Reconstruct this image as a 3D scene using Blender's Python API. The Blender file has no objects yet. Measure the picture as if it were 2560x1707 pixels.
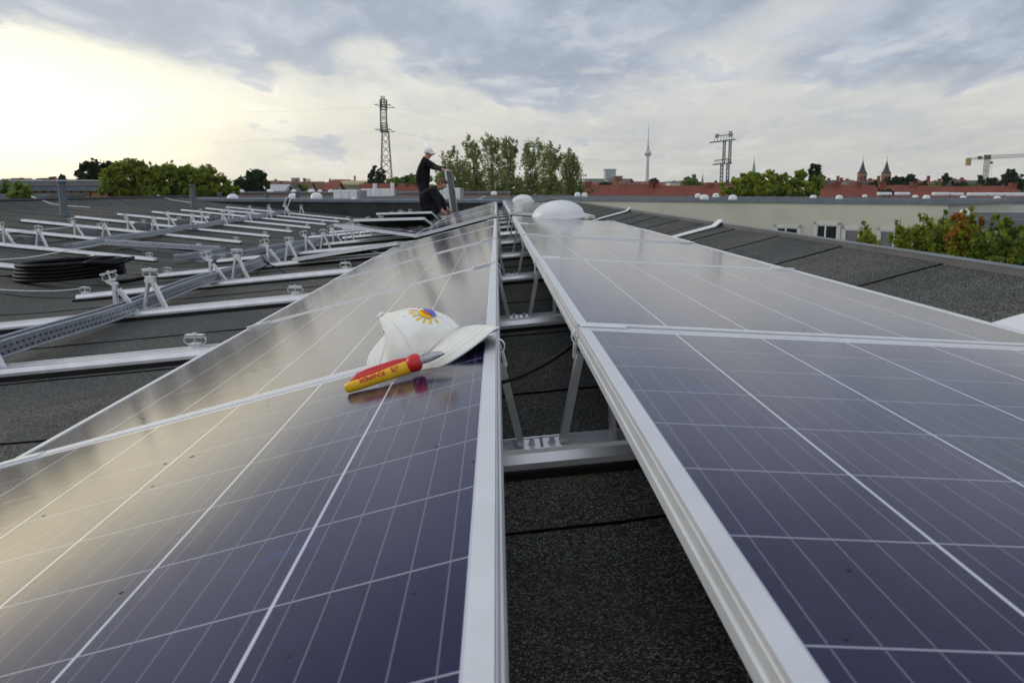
import bpy, math, random
from mathutils import Vector, Matrix, noise
R=math.radians
S=bpy.context.scene
# ------------------------------------------------------------------ camera
F_PX,CXP,CYP=2144.3,1280.0,853.5
PITCH,YAW=R(10.031),R(1.0347)
cd=bpy.data.cameras.new('camera'); cam=bpy.data.objects.new('camera',cd)
S.collection.objects.link(cam); S.camera=cam
cd.sensor_width=36; cd.lens=30.154; cd.clip_start=.02; cd.clip_end=30000
cam.location=(0,0,0); cam.rotation_euler=(R(90)-PITCH,0,-YAW)
cd.dof.use_dof=True; cd.dof.focus_distance=1.9; cd.dof.aperture_fstop=15
# ------------------------------------------------------------------ sky
SUN_AZ,SUN_EL=R(-66),R(20)          # azimuth measured from +Y, towards +X
W=bpy.data.worlds.new('World'); S.world=W; W.use_nodes=True
nt=W.node_tree; nt.nodes.clear()
def N(t,**k):
    n=nt.nodes.new(t)
    for a,b in k.items(): setattr(n,a,b)
    return n
def L(a,b): nt.links.new(a,b)
def M(op,a,b=None,c=None,clamp=False):
    n=N('ShaderNodeMath',operation=op); n.use_clamp=clamp
    for i,v in enumerate((a,b,c)):
        if v is None: continue
        if isinstance(v,(int,float)): n.inputs[i].default_value=v
        else: L(v,n.inputs[i])
    return n.outputs[0]
def MIX(f,a,b,bt='MIX'):
    n=N('ShaderNodeMix',data_type='RGBA',blend_type=bt)
    for i,v in ((0,f),(6,a),(7,b)):
        if isinstance(v,(int,float)): n.inputs[i].default_value=v
        elif isinstance(v,tuple): n.inputs[i].default_value=(*v,1)
        else: L(v,n.inputs[i])
    return n.outputs[2]
def RAMP(v,pts):
    n=N('ShaderNodeValToRGB'); e=n.color_ramp.elements
    while len(e)<len(pts): e.new(.5)
    for i,(p,c) in enumerate(pts):
        e[i].position=p; e[i].color=(*c,1) if isinstance(c,tuple) else (c,c,c,1)
    n.color_ramp.interpolation='EASE'
    L(v,n.inputs[0]); return n.outputs[0]
def SM(v,a,b):
    n=N('ShaderNodeMapRange',interpolation_type='SMOOTHSTEP'); L(v,n.inputs[0])
    n.inputs[1].default_value=a; n.inputs[2].default_value=b
    return n.outputs[0]
tc=N('ShaderNodeTexCoord'); sep=N('ShaderNodeSeparateXYZ'); L(tc.outputs['Generated'],sep.inputs[0])
dx,dy,dz=sep.outputs
el=M('MULTIPLY',M('ARCSINE',M('MINIMUM',M('MAXIMUM',dz,-1),1)),180/math.pi)     # elevation, degrees
az=M('MULTIPLY',M('ARCTAN2',dx,dy),180/math.pi)                                 # azimuth, degrees
elp=M('MAXIMUM',el,0)
den=M('ADD',M('MAXIMUM',dz,0),.13)
cv=N('ShaderNodeCombineXYZ'); L(M('DIVIDE',dx,den),cv.inputs[0]); L(M('DIVIDE',dy,den),cv.inputs[1])
def NOISE(vec,sc,det,rough,dist=0,off=(0,0,0),scl=(1,1,1),rz=0):
    mp=N('ShaderNodeMapping'); L(vec,mp.inputs[0]); mp.inputs[1].default_value=off; mp.inputs[2].default_value=(0,0,rz); mp.inputs[3].default_value=scl
    n=N('ShaderNodeTexNoise'); L(mp.outputs[0],n.inputs['Vector']); n.inputs['Scale'].default_value=sc
    n.inputs['Detail'].default_value=det; n.inputs['Roughness'].default_value=rough; n.inputs['Distortion'].default_value=dist
    return n.outputs['Fac']
# cloud streets run from the left horizon towards the upper right
ST=dict(scl=(1.5,.62,1),rz=R(-24))
n1=NOISE(cv.outputs[0],.55,7,.56,.35,(3.1,1.7,0),**ST)
n2=NOISE(cv.outputs[0],1.7,8,.60,.22,(7.3,4.2,2.0),**ST)
n3=NOISE(cv.outputs[0],.26,3,.5,.2,(1.2,9.4,5.0))
def BUMP(a0,e0,wa,we,amp):     # a soft patch of sky around azimuth a0, elevation e0
    q=M('ADD',M('POWER',M('DIVIDE',M('SUBTRACT',az,a0),wa),2),M('POWER',M('DIVIDE',M('SUBTRACT',el,e0),we),2))
    return M('MULTIPLY',M('EXPONENT',M('MULTIPLY',q,-1)),amp)
edge=M('ADD',M('ADD',M('MULTIPLY',M('SUBTRACT',n1,.5),26),M('MULTIPLY',M('SUBTRACT',n2,.5),15)),M('MULTIPLY',M('SUBTRACT',n3,.5),6))
# the deck reaches lowest a little right of the middle and lifts towards the left
edge=M('ADD',edge,BUMP(3,8.5,11,3.0,4.5)); edge=M('ADD',edge,BUMP(26,8,12,3,2.0)); edge=M('ADD',edge,BUMP(-16,5.5,10,2.2,-3.0)); edge=M('ADD',edge,BUMP(-27,7.0,7,2.2,-3.0))
edge=M('ADD',edge,BUMP(-8,8.5,5,1.0,-3.0))
n4=NOISE(cv.outputs[0],4.6,6,.60,.25,(2.3,8.2,1.0),scl=(1.2,.7,1),rz=R(-24))
deck=SM(M('ADD',M('ADD',elp,edge),M('MULTIPLY',M('SUBTRACT',n4,.5),5)),4.8,9.8)
warm=SM(az,18,-34)
warmhigh=M('MULTIPLY',warm,SM(elp,30,8))
hor=MIX(SM(elp,7,0),MIX(warm,(.73,.725,.69),(1.0,.98,.84)),MIX(warm,(.71,.69,.63),(1.0,.94,.76)))
bright=MIX(M('MULTIPLY',SM(n2,.50,.66),.75),hor,MIX(warm,(.84,.82,.74),(1.10,1.06,.90)))
bright=MIX(M('MULTIPLY',SM(n2,.50,.34),.50),bright,MIX(warm,(.50,.54,.60),(.74,.75,.72)))
deckc=MIX(SM(M('ADD',M('MULTIPLY',n2,.6),M('MULTIPLY',n4,.4)),.40,.62),(.33,.385,.49),(.52,.575,.665))
deckc=MIX(M('MULTIPLY',SM(n1,.50,.34),.5),deckc,(.60,.64,.71))
deckc=MIX(M('MULTIPLY',warmhigh,.30),deckc,(.66,.69,.72))
cloud=MIX(deck,bright,deckc)
rim=M('MULTIPLY',M('MULTIPLY',SM(deck,.02,.30),SM(deck,.75,.35)),M('MULTIPLY',SM(n2,.46,.60),.75))
cloud=MIX(M('MULTIPLY',M('MULTIPLY',SM(n4,.52,.66),SM(elp,13,5)),.40),cloud,MIX(warm,(.84,.83,.77),(1.05,1.0,.86)))
cloud=MIX(rim,cloud,MIX(warm,(.86,.85,.78),(1.12,1.08,.94)))
# veiled sun: strong warm glow low at the left, mostly just outside the picture
g10=N('ShaderNodeVectorMath',operation='SCALE'); g10.inputs[0].default_value=(1.0,.85,.44); L(M('MULTIPLY',M('ADD',BUMP(-40,4.6,7.0,3.2,1.3),BUMP(-31,3.2,13,3.6,1.25)),SM(el,-1,2)),g10.inputs['Scale'])
ga=N('ShaderNodeVectorMath',operation='ADD'); L(cloud,ga.inputs[0]); L(g10.outputs[0],ga.inputs[1]); cloud=ga.outputs[0]
# brighter overhead and behind the camera, where the deck thins out
cloud=MIX(M('MULTIPLY',SM(elp,13,22),.42),cloud,(.20,.23,.30))
back=M('MAXIMUM',SM(elp,38,66),SM(M('ABSOLUTE',az),60,120))
cloud=MIX(M('MULTIPLY',back,.6),cloud,(.90,.93,.98))
sky=N('ShaderNodeTexSky',sky_type='NISHITA'); sky.sun_disc=False
sky.sun_elevation=SUN_EL; sky.sun_rotation=SUN_AZ; sky.air_density=1.2; sky.dust_density=2.5
c10=N('ShaderNodeVectorMath',operation='SCALE'); L(cloud,c10.inputs[0]); c10.inputs['Scale'].default_value=10.0
fin=MIX(.93,sky.outputs[0],c10.outputs[0])
bg=N('ShaderNodeBackground'); L(fin,bg.inputs[0]); bg.inputs[1].default_value=.10
wo=N('ShaderNodeOutputWorld'); L(bg.outputs[0],wo.inputs[0])
ld=bpy.data.lights.new('sun','SUN'); ld.energy=.9; ld.angle=R(14); ld.color=(1,.93,.80)
lo=bpy.data.objects.new('sun',ld); S.collection.objects.link(lo)
sd=Vector((math.sin(SUN_AZ)*math.cos(SUN_EL),math.cos(SUN_AZ)*math.cos(SUN_EL),math.sin(SUN_EL)))
lo.rotation_euler=sd.to_track_quat('Z','Y').to_euler(); lo.location=(-20,20,20)
S.view_settings.view_transform='Standard'; S.view_settings.look='None'; S.view_settings.exposure=.12; S.view_settings.gamma=1
# ------------------------------------------------------------------ ray helpers (real metres, camera height = 0, ground = GZ)
GZ=-10.0
_f=Vector((math.sin(YAW)*math.cos(PITCH),math.cos(YAW)*math.cos(PITCH),-math.sin(PITCH)))
_u=Vector((math.sin(YAW)*math.sin(PITCH),math.cos(YAW)*math.sin(PITCH),math.cos(PITCH)))
_r=Vector((math.cos(YAW),-math.sin(YAW),0))
def ray(px,py): return _r*((px-CXP)/F_PX)+_u*((CYP-py)/F_PX)+_f
def at(px,py,Y):
    d=ray(px,py); return d*(Y/d.y)
PROF=[(-9.16,-.20),(-9.0,-.235),(-8.62,-.36),(-7.2,-.495),(-3.95,-.822),(-3.75,-.845),(-3.55,-.855),(-3.35,-.852),(-3.1,-.838),(.08,-.535),(.93,-.455),(1.02,-.442),(1.33,-.354),(1.65,-.268)]
def zs(x):
    for (a,b),(c,d) in zip(PROF,PROF[1:]):
        if x<=c or (c,d)==PROF[-1]: return b+(d-b)*(x-a)/(c-a)
def onroof(px,py,h=0):
    d=ray(px,py); lo_,hi=.3,60
    for _ in range(60):
        m=(lo_+hi)/2; p=d*(m/d.y)
        if p.z>zs(p.x)+h: lo_=m
        else: hi=m
    return d*(lo_/d.y)
# ------------------------------------------------------------------ mesh helpers
class MB:
    def __init__(s): s.v=[]; s.f=[]; s.m=[]; s.k=0
    def add(s,v,f):
        o=len(s.v); s.v+=[tuple(q) for q in v]; s.f+=[tuple(i+o for i in g) for g in f]; s.m+=[s.k]*len(f); return s
    def box(s,c,d,rot=None,bev=0):
        c=Vector(c); h=Vector(d)/2
        if bev>0:
            b=min(bev,h.x*.9,h.y*.9,h.z*.9); vs=[]
            for sx in(-1,1):
                for sy in(-1,1):
                    for sz in(-1,1):
                        vs+=[Vector((sx*(h.x-b),sy*(h.y-b),sz*h.z)),Vector((sx*(h.x-b),sy*h.y,sz*(h.z-b))),Vector((sx*h.x,sy*(h.y-b),sz*(h.z-b)))]
            if rot is not None: vs=[rot@q for q in vs]
            def I(sx,sy,sz,w): return ((sx>0)*4+(sy>0)*2+(sz>0))*3+w
            fs=[]
            for sz in(-1,1): fs.append([I(-1,-1,sz,0),I(1,-1,sz,0),I(1,1,sz,0),I(-1,1,sz,0)][::sz])
            for sy in(-1,1): fs.append([I(-1,sy,-1,1),I(1,sy,-1,1),I(1,sy,1,1),I(-1,sy,1,1)][::-sy])
            for sx in(-1,1): fs.append([I(sx,-1,-1,2),I(sx,1,-1,2),I(sx,1,1,2),I(sx,-1,1,2)][::sx])
            for sx in(-1,1):
                for sy in(-1,1): fs.append([I(sx,sy,-1,1),I(sx,sy,-1,2),I(sx,sy,1,2),I(sx,sy,1,1)])
                for sz in(-1,1): fs.append([I(sx,-1,sz,0),I(sx,-1,sz,2),I(sx,1,sz,2),I(sx,1,sz,0)])
            for sy in(-1,1):
                for sz in(-1,1): fs.append([I(-1,sy,sz,0),I(-1,sy,sz,1),I(1,sy,sz,1),I(1,sy,sz,0)])
            for sx in(-1,1):
                for sy in(-1,1):
                    for sz in(-1,1): fs.append([I(sx,sy,sz,0),I(sx,sy,sz,1),I(sx,sy,sz,2)])
            return s.add([c+q for q in vs],fs)
        vs=[Vector((x*h.x,y*h.y,z*h.z)) for x in(-1,1) for y in(-1,1) for z in(-1,1)]
        if rot is not None: vs=[rot@q for q in vs]
        return s.add([c+q for q in vs],[(0,1,3,2),(4,6,7,5),(0,4,5,1),(2,3,7,6),(0,2,6,4),(1,5,7,3)])
    def bar(s,a,b,w,h,up=(0,0,1)):
        a=Vector(a); b=Vector(b); d=(b-a); l=d.length; d.normalize(); up=Vector(up)
        x=d.cross(up)
        if x.length<1e-4: x=d.cross(Vector((0,1,0)))
        x.normalize(); z=x.cross(d)
        rot=Matrix((x,d,z)).transposed()
        return s.box((a+b)/2,(w,l,h),rot)
    def tube(s,pts,r,n=8,cap=True):
        pts=[Vector(p) for p in pts]; rs=r if isinstance(r,(list,tuple)) else [r]*len(pts)
        rings=[]; pu=None
        for i,p in enumerate(pts):
            d=(pts[min(i+1,len(pts)-1)]-pts[max(i-1,0)]).normalized()
            if pu is None:
                pu=Vector((0,0,1)) if abs(d.z)<.9 else Vector((1,0,0))
            x=d.cross(pu)
            if x.length<1e-5: x=d.orthogonal()
            x.normalize(); y=x.cross(d); pu=y
            rings.append([p+(x*math.cos(2*math.pi*k/n)+y*math.sin(2*math.pi*k/n))*rs[i] for k in range(n)])
        v=[q for g in rings for q in g]; f=[]
        for i in range(len(pts)-1):
            for k in range(n):
                k2=(k+1)%n; f.append((i*n+k,i*n+k2,(i+1)*n+k2,(i+1)*n+k))
        if cap: f.append(tuple(range(n))[::-1]); f.append(tuple((len(pts)-1)*n+k for k in range(n)))
        return s.add(v,f)
    def lathe(s,prof,c=(0,0,0),n=24,rot=None,cap=False):
        c=Vector(c); v=[]; f=[]
        for (r,z) in prof:
            for k in range(n):
                q=Vector((r*math.cos(2*math.pi*k/n),r*math.sin(2*math.pi*k/n),z))
                v.append(c+(rot@q if rot is not None else q))
        for i in range(len(prof)-1):
            for k in range(n):
                k2=(k+1)%n; f.append((i*n+k,i*n+k2,(i+1)*n+k2,(i+1)*n+k))
        if cap: f.append(tuple(range(n))[::-1]); f.append(tuple((len(prof)-1)*n+k for k in range(n)))
        return s.add(v,f)
    def prism(s,poly,a,b,fx):
        """poly of 2-D points swept from parameter a to b; fx(p,t)->3-D"""
        n=len(poly); v=[fx(p,a) for p in poly]+[fx(p,b) for p in poly]
        f=[(i,(i+1)%n,n+(i+1)%n,n+i) for i in range(n)]+[tuple(range(n))[::-1],tuple(range(n,2*n))]
        return s.add(v,f)
    def grid(s,nu,nv,fn,cu=False):
        v=[fn(i/(nu-(0 if cu else 1)),j/(nv-1)) for j in range(nv) for i in range(nu)]; f=[]
        for j in range(nv-1):
            for i in range(nu if cu else nu-1):
                i2=(i+1)%nu; f.append((j*nu+i,j*nu+i2,(j+1)*nu+i2,(j+1)*nu+i))
        return s.add(v,f)
    def build(s,name,mats,parent=None,smooth=False,local=False,fix=True,ang=None):
        off=Vector((0,0,0))
        if parent is not None and not local:
            q=parent
            while q is not None: off+=q.location; q=q.parent
        me=bpy.data.meshes.new(name); me.from_pydata([tuple(Vector(q)-off) for q in s.v],[],s.f)
        if not isinstance(mats,(list,tuple)): mats=[mats]
        for m in mats: me.materials.append(m)
        if len(mats)>1: me.polygons.foreach_set('material_index',s.m)
        if fix:
            import bmesh
            bm=bmesh.new(); bm.from_mesh(me); bmesh.ops.recalc_face_normals(bm,faces=bm.faces); bm.to_mesh(me); bm.free()
        if smooth or ang:
            me.polygons.foreach_set('use_smooth',[True]*len(me.polygons))
            if ang: me.set_sharp_from_angle(angle=R(ang))
        me.update()
        o=bpy.data.objects.new(name,me); S.collection.objects.link(o)
        if parent is not None: o.parent=parent
        return o
def tag(o,label=None,cat=None,group=None,kind=None):
    if label: o['label']=label
    if cat: o['category']=cat
    if group: o['group']=group
    if kind: o['kind']=kind
    return o
def empty(name,loc=(0,0,0),label=None,cat=None,group=None):
    o=bpy.data.objects.new(name,None); S.collection.objects.link(o); o.location=loc; o.empty_display_size=.1
    return tag(o,label,cat,group)
def copy_tree(o,parent=None):
    c=o.copy(); S.collection.objects.link(c); c.parent=parent
    for ch in list(o.children): copy_tree(ch,c)
    return c
ORD=['nearest','second','third','fourth','fifth','sixth','seventh','eighth','ninth','tenth','eleventh','twelfth','thirteenth','fourteenth','fifteenth']
# ------------------------------------------------------------------ materials
def newmat(name):
    global nt
    m=bpy.data.materials.new(name); m.use_nodes=True; nt=m.node_tree
    b=nt.nodes['Principled BSDF']; return m,b
def setp(b,col=None,rough=None,metal=None,spec=None,**k):
    if col is not None: b.inputs['Base Color'].default_value=(*col,1)
    if rough is not None: b.inputs['Roughness'].default_value=rough
    if metal is not None: b.inputs['Metallic'].default_value=metal
    if spec is not None: b.inputs['Specular IOR Level'].default_value=spec
def mat(name,col,rough=.6,metal=0,spec=.5,var=.12,vscale=6,bump=0,bscale=80,rvar=0):
    m,b=newmat(name); setp(b,col,rough,metal,spec)
    t=N('ShaderNodeTexCoord')
    n=NOISE(t.outputs['Object'],vscale,5,.6)
    lo_=tuple(max(0,c*(1-var)) for c in col); hi=tuple(min(1,c*(1+var)) for c in col)
    L(MIX(SM(n,.3,.7),lo_,hi),b.inputs['Base Color'])
    if rvar: L(M('ADD',M('MULTIPLY',M('SUBTRACT',n,.5),rvar),rough,clamp=True),b.inputs['Roughness'])
    if bump:
        bn=N('ShaderNodeBump'); bn.inputs['Strength'].default_value=bump; bn.inputs['Distance'].default_value=.01
        L(NOISE(t.outputs['Object'],bscale,4,.6),bn.inputs['Height']); L(bn.outputs[0],b.inputs['Normal'])
    return m
MT={}
MT['frame']=mat('anodised_frame',(.70,.715,.735),.38,.35,.5,var=.04,vscale=9,rvar=.1)
MT['alu']=mat('mill_aluminium',(.74,.75,.77),.32,.62,.5,var=.08,vscale=14,rvar=.16)
MT['galv']=mat('galvanised_steel',(.42,.45,.49),.42,.7,.5,var=.16,vscale=30,rvar=.2)
MT['steel']=mat('dull_steel',(.32,.34,.37),.38,.8,.5,var=.1,vscale=20)
MT['rubber']=mat('black_rubber_mat',(.012,.012,.013),.9,0,.3)
MT['cable']=mat('black_cable',(.004,.004,.005),.55,0,.16)
MT['white_plastic']=mat('white_plastic',(.72,.73,.74),.4,0,.5,var=.05)
MT['concrete']=mat('grey_concrete',(.16,.16,.165),.9,0,.2,var=.2,vscale=20,bump=.6,bscale=120)
MT['zinc']=mat('zinc_flashing',(.15,.18,.215),.5,.35,.5,var=.15,vscale=3)
MT['pipe']=mat('grey_blue_pipe',(.070,.095,.12),.55,0,.5,var=.12,vscale=8)
MT['black_back']=mat('panel_backsheet',(.04,.042,.045),.6,0,.4)
def roof_mat():
    m,b=newmat('mineral_bitumen'); t=N('ShaderNodeTexCoord'); g=t.outputs['Object']
    v=N('ShaderNodeTexVoronoi'); L(g,v.inputs['Vector']); v.inputs['Scale'].default_value=400
    sp=N('ShaderNodeSeparateColor'); L(v.outputs['Color'],sp.inputs[0])
    base=RAMP(sp.outputs[0],[(0,(.006,.0065,.006)),(.45,(.020,.021,.021)),(.75,(.058,.06,.058)),(1,(.15,.15,.14))])
    big=NOISE(g,.9,4,.6); mid=NOISE(g,7,5,.65)
    c=MIX(1.0,base,MIX(SM(big,.3,.7),(.8,.84,.88),(1.2,1.16,1.08)),'MULTIPLY')
    c=MIX(M('MULTIPLY',SM(mid,.58,.74),.5),c,(.060,.062,.030))
    c=MIX(M('MULTIPLY',SM(NOISE(g,42,3,.6),.60,.72),.30),c,(.085,.078,.030))
    c=MIX(M('MULTIPLY',SM(NOISE(g,2.2,6,.7,1.0,(4,2,0)),.5,.72),.35),c,(.022,.022,.023))
    sc=N('ShaderNodeVectorMath',operation='SCALE'); L(c,sc.inputs[0]); sc.inputs['Scale'].default_value=1.95
    c2=MIX(M('MULTIPLY',SM(NOISE(g,.55,7,.7,1.5,(1,7,2)),.50,.60),.30),sc.outputs[0],(.045,.042,.036))
    c2=MIX(M('MULTIPLY',SM(NOISE(g,5,6,.75,.5,(5,1,2),(1,.3,1)),.60,.72),.25),c2,(.095,.096,.095))
    L(c2,b.inputs['Base Color']); setp(b,rough=.85,spec=.15)
    bn=N('ShaderNodeBump'); bn.inputs['Strength'].default_value=.55; bn.inputs['Distance'].default_value=.003
    L(sp.outputs[1],bn.inputs['Height'])
    bn2=N('ShaderNodeBump'); bn2.inputs['Strength'].default_value=.5; bn2.inputs['Distance'].default_value=.05
    L(NOISE(g,1.6,4,.6),bn2.inputs['Height']); L(bn.outputs[0],bn2.inputs['Normal'])
    L(bn2.outputs[0],b.inputs['Normal']); return m
MT['roof']=roof_mat()
MT['tar']=mat('bare_bitumen_edge',(.006,.006,.006),.6,0,.3)
MT['lap']=mat('dark_bitumen_upstand',(.030,.033,.037),.7,0,.4,var=.3,vscale=2.5,bump=.4,bscale=9)
# panel dimensions
CP=.158; LIP=.0185; MW=6*CP+2*LIP+.002; MLEN=1.65; PITCHY=1.67; TH=.035
def glass_mat():
    m,b=newmat('solar_cells_under_glass'); t=N('ShaderNodeTexCoord'); g=t.outputs['Object']
    s=N('ShaderNodeSeparateXYZ'); L(g,s.inputs[0]); x,y=s.outputs[0],s.outputs[1]
    x0=LIP+.001; y0=(MLEN-10*CP)/2
    u=M('DIVIDE',M('SUBTRACT',x,x0),CP); v=M('DIVIDE',M('SUBTRACT',y,y0),CP)
    fu=M('FRACT',u); fv=M('FRACT',v)
    du=M('MINIMUM',fu,M('SUBTRACT',1,fu)); dv=M('MINIMUM',fv,M('SUBTRACT',1,fv))
    gu=M('LESS_THAN',du,.0017/CP); gv=M('LESS_THAN',dv,.0011/CP)
    out=M('MAXIMUM',M('LESS_THAN',v,-.008),M('GREATER_THAN',v,10.008))
    fb=M('FRACT',M('ADD',M('MULTIPLY',fu,5),0)); db=M('ABSOLUTE',M('SUBTRACT',fb,.5))
    bb=M('MULTIPLY',M('LESS_THAN',db,.00060/CP*5),M('GREATER_THAN',dv,.012))
    ci=N('ShaderNodeCombineXYZ'); L(M('FLOOR',u),ci.inputs[0]); L(M('FLOOR',v),ci.inputs[1])
    oi=N('ShaderNodeObjectInfo'); L(M('MULTIPLY',oi.outputs['Random'],37),ci.inputs[2])
    wn=N('ShaderNodeTexWhiteNoise'); L(ci.outputs[0],wn.inputs[0])
    cell=MIX(wn.outputs[0],(.0058,.0034,.027),(.0115,.0075,.047))
    # crystal grain and a few bluer smears in the anti-reflective coating
    gr=N('ShaderNodeTexVoronoi'); L(g,gr.inputs['Vector']); gr.inputs['Scale'].default_value=95
    gs=N('ShaderNodeSeparateColor'); L(gr.outputs['Color'],gs.inputs[0])
    cell=MIX(M('MULTIPLY',gs.outputs[0],.20),cell,(.020,.018,.100))
    gv3=N('ShaderNodeCombineXYZ'); L(x,gv3.inputs[0]); L(y,gv3.inputs[1]); L(M('MULTIPLY',oi.outputs['Random'],20),gv3.inputs[2])
    blue=M('MULTIPLY',SM(NOISE(gv3.outputs[0],5.5,2,.5,.4,(0,0,0),(1,2.2,1)),.66,.76),.55)
    cell=MIX(blue,cell,(.016,.028,.16))
    # collecting fingers: very fine lighter lines across the busbars
    fing=M('MULTIPLY',M('ABSOLUTE',M('SINE',M('MULTIPLY',y,math.pi/.0021*1.0))),.0)
    c=MIX(M('MULTIPLY',bb,.50),cell,(.26,.27,.32))
    c=MIX(M('MULTIPLY',gv,.85),c,(.36,.38,.45)); c=MIX(gu,c,(.52,.54,.62)); c=MIX(out,c,(.62,.64,.68))
    # dust film
    dust=M('MULTIPLY',SM(NOISE(gv3.outputs[0],2.3,6,.65),.35,.8),.016)
    c=MIX(dust,c,(.42,.40,.36))
    vo=N('ShaderNodeTexVoronoi'); mp=N('ShaderNodeMapping'); L(gv3.outputs[0],mp.inputs[0]); mp.inputs[3].default_value=(1,1,1); L(mp.outputs[0],vo.inputs['Vector']); vo.inputs['Scale'].default_value=24
    vs=N('ShaderNodeSeparateColor'); L(vo.outputs['Color'],vs.inputs[0])
    rad=M('ADD',M('MULTIPLY',M('POWER',vs.outputs[1],4),.075),.040)
    pres=M('LESS_THAN',vs.outputs[0],M('ADD',.16,M('MULTIPLY',SM(NOISE(gv3.outputs[0],1.7,2,.5),.4,.65),.5)))
    spot=M('MULTIPLY',M('LESS_THAN',vo.outputs['Distance'],rad),pres)
    c=MIX(M('MULTIPLY',spot,.8),c,(.030,.026,.020))
    L(c,b.inputs['Base Color'])
    L(M('MULTIPLY',M('SUBTRACT',1,M('MULTIPLY',spot,.85)),.5),b.inputs['Specular IOR Level'])
    L(M('ADD',M('ADD',.115,M('MULTIPLY',spot,.5)),M('MULTIPLY',dust,.9)),b.inputs['Roughness'])
    b.inputs['IOR'].default_value=1.42; b.inputs['Specular Tint'].default_value=(.72,.66,.88,1)
    bn=N('ShaderNodeBump'); bn.inputs['Strength'].default_value=.05; bn.inputs['Distance'].default_value=.002
    L(NOISE(g,14,2,.5),bn.inputs['Height']); L(bn.outputs[0],b.inputs['Normal'])
    return m
MT['glass']=glass_mat()
# ------------------------------------------------------------------ our building: membrane roof, parapets, walls
YN,YF=-3.0,26.0
bld=empty('flat_roof_building',(0,10,GZ),'low building with grey bitumen roof that carries the solar panels','building')
SEAM0,SS=1.29,.93
def roofz(x,y):
    return zs(x)+.006*(noise.noise(Vector((x*.7,y*.5,0))))*min(1,abs(x-.5)) 
xs=[]
x=-9.16
while x<1.65:
    xs.append(x); x+=.12
xs+=[a for a,_ in PROF]; xs=sorted(set(round(a,3) for a in xs))
mb=MB(); k0=int((YN-SEAM0)/SS)-1; k1=int((YF-SEAM0)/SS)+1
def seamy(k,x): 
    return SEAM0+k*SS+.045*noise.noise(Vector((x*.6,k*3.1,0)))+.014*noise.noise(Vector((x*4,k*3.1,4)))
for k in range(k0,k1):
    ys=[0,.25,.5,.75,1]; rows=[]
    for t in ys:
        row=[]
        for xx in xs:
            a,b=seamy(k,xx),seamy(k+1,xx)
            # lapped sheets: the near edge of every sheet lies on the one in front of it
            row.append((xx,a+(b-a)*t,roofz(xx,a+(b-a)*t)+.0048*(1-t)+.0015*noise.noise(Vector((xx*3,k,t)))))
        rows.append(row)
    n=len(xs); v=[p for r_ in rows for p in r_]
    f=[(j*n+i,j*n+i+1,(j+1)*n+i+1,(j+1)*n+i) for j in range(4) for i in range(n-1)]
    mb.k=0; mb.add(v,f)
    mb.k=1; mb.add([(p[0],p[1]-.001,p[2]-.0005) for p in rows[0]]+[(p[0],p[1]+.004,p[2]-.012) for p in rows[0]],[(i,i+1,n+i+1,n+i) for i in range(n-1)])
mb.build('roof_membrane',[MT['roof'],MT['tar']],bld,fix=False)
# right parapet flashing
mb=MB(); mb.prism([(1.640,-.30),(1.650,-.2455),(1.700,-.2455),(1.715,-.30)],YN,YF,lambda p,t:(p[0],t,p[1])); mb.build('parapet_flashing',mat('grey_parapet_sheet',(.085,.087,.088),.6,0,.4,var=.22,vscale=2.2,bump=.3,bscale=12),bld)
mb=MB(); mb.prism([(1.646,-.2450),(1.6475,-.2385),(1.664,-.2375),(1.700,-.2440),(1.722,-.2500),(1.722,-.2800),(1.716,-.2800),(1.712,-.2520)],YN,YF,lambda p,t:(p[0],t,p[1])); mb.build('parapet_cap',MT['zinc'],bld)
mb=MB(); mb.prism([(-9.18,-.17),(-9.10,-.165),(-9.06,-.20),(-9.18,-.26)],YN,YF,lambda p,t:(p[0],t,p[1])); mb.build('parapet_flashing',MT['lap'],bld)
MT['cream']=mat('cream_render',(.53,.53,.45),.85,0,.2,var=.05,vscale=.4,bump=.2,bscale=40)
mb=MB(); mb.box((1.68,11.5,(GZ-.3)/2),(.05,29,-GZ-.32)); mb.box((-9.14,11.5,(GZ-.3)/2),(.05,29,-GZ-.32)); mb.box((-3.73,YF+.22,(GZ-.9)/2),(10.8,.05,-GZ-.92)); mb.box((-3.73,YN,(GZ-.9)/2),(10.8,.05,-GZ-.92))
mb.build('outer_wall',MT['cream'],bld)
ew=MB()
# end wall at the far end of the roof, with vertical membrane laps
xx=-8.9
nst=12; tops=lambda x:-.295-.006*(x+8.9)
for i in range(nst):
    a=-8.9+i*(10.55/nst); b=a+10.55/nst
    v=[(a,YF-.004*(i%2),-1.2),(b,YF-.004*(i%2),-1.2),(b,YF+.20,-1.2),(a,YF+.20,-1.2),(a,YF-.004*(i%2),tops(a)),(b,YF-.004*(i%2),tops(b)),(b,YF+.2,tops(b)),(a,YF+.2,tops(a))]
    ew.add(v,[(0,1,5,4),(1,2,6,5),(2,3,7,6),(3,0,4,7),(4,5,6,7)])
e=ew.build('end_wall',MT['lap'],bld)
mb=MB(); mb.add([(-9.0,YF-.06,tops(-9)-.05),(1.72,YF-.06,tops(1.72)-.05),(1.72,YF+.24,tops(1.72)-.05),(-9.0,YF+.24,tops(-9)-.05),(-9.0,YF-.06,tops(-9)+.03),(1.72,YF-.06,tops(1.72)+.03),(1.72,YF+.24,tops(1.72)+.045),(-9.0,YF+.24,tops(-9)+.045)],[(0,1,5,4),(1,2,6,5),(2,3,7,6),(3,0,4,7),(4,5,6,7),(0,3,2,1)])
mb.build('coping',MT['zinc'],e)
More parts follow.
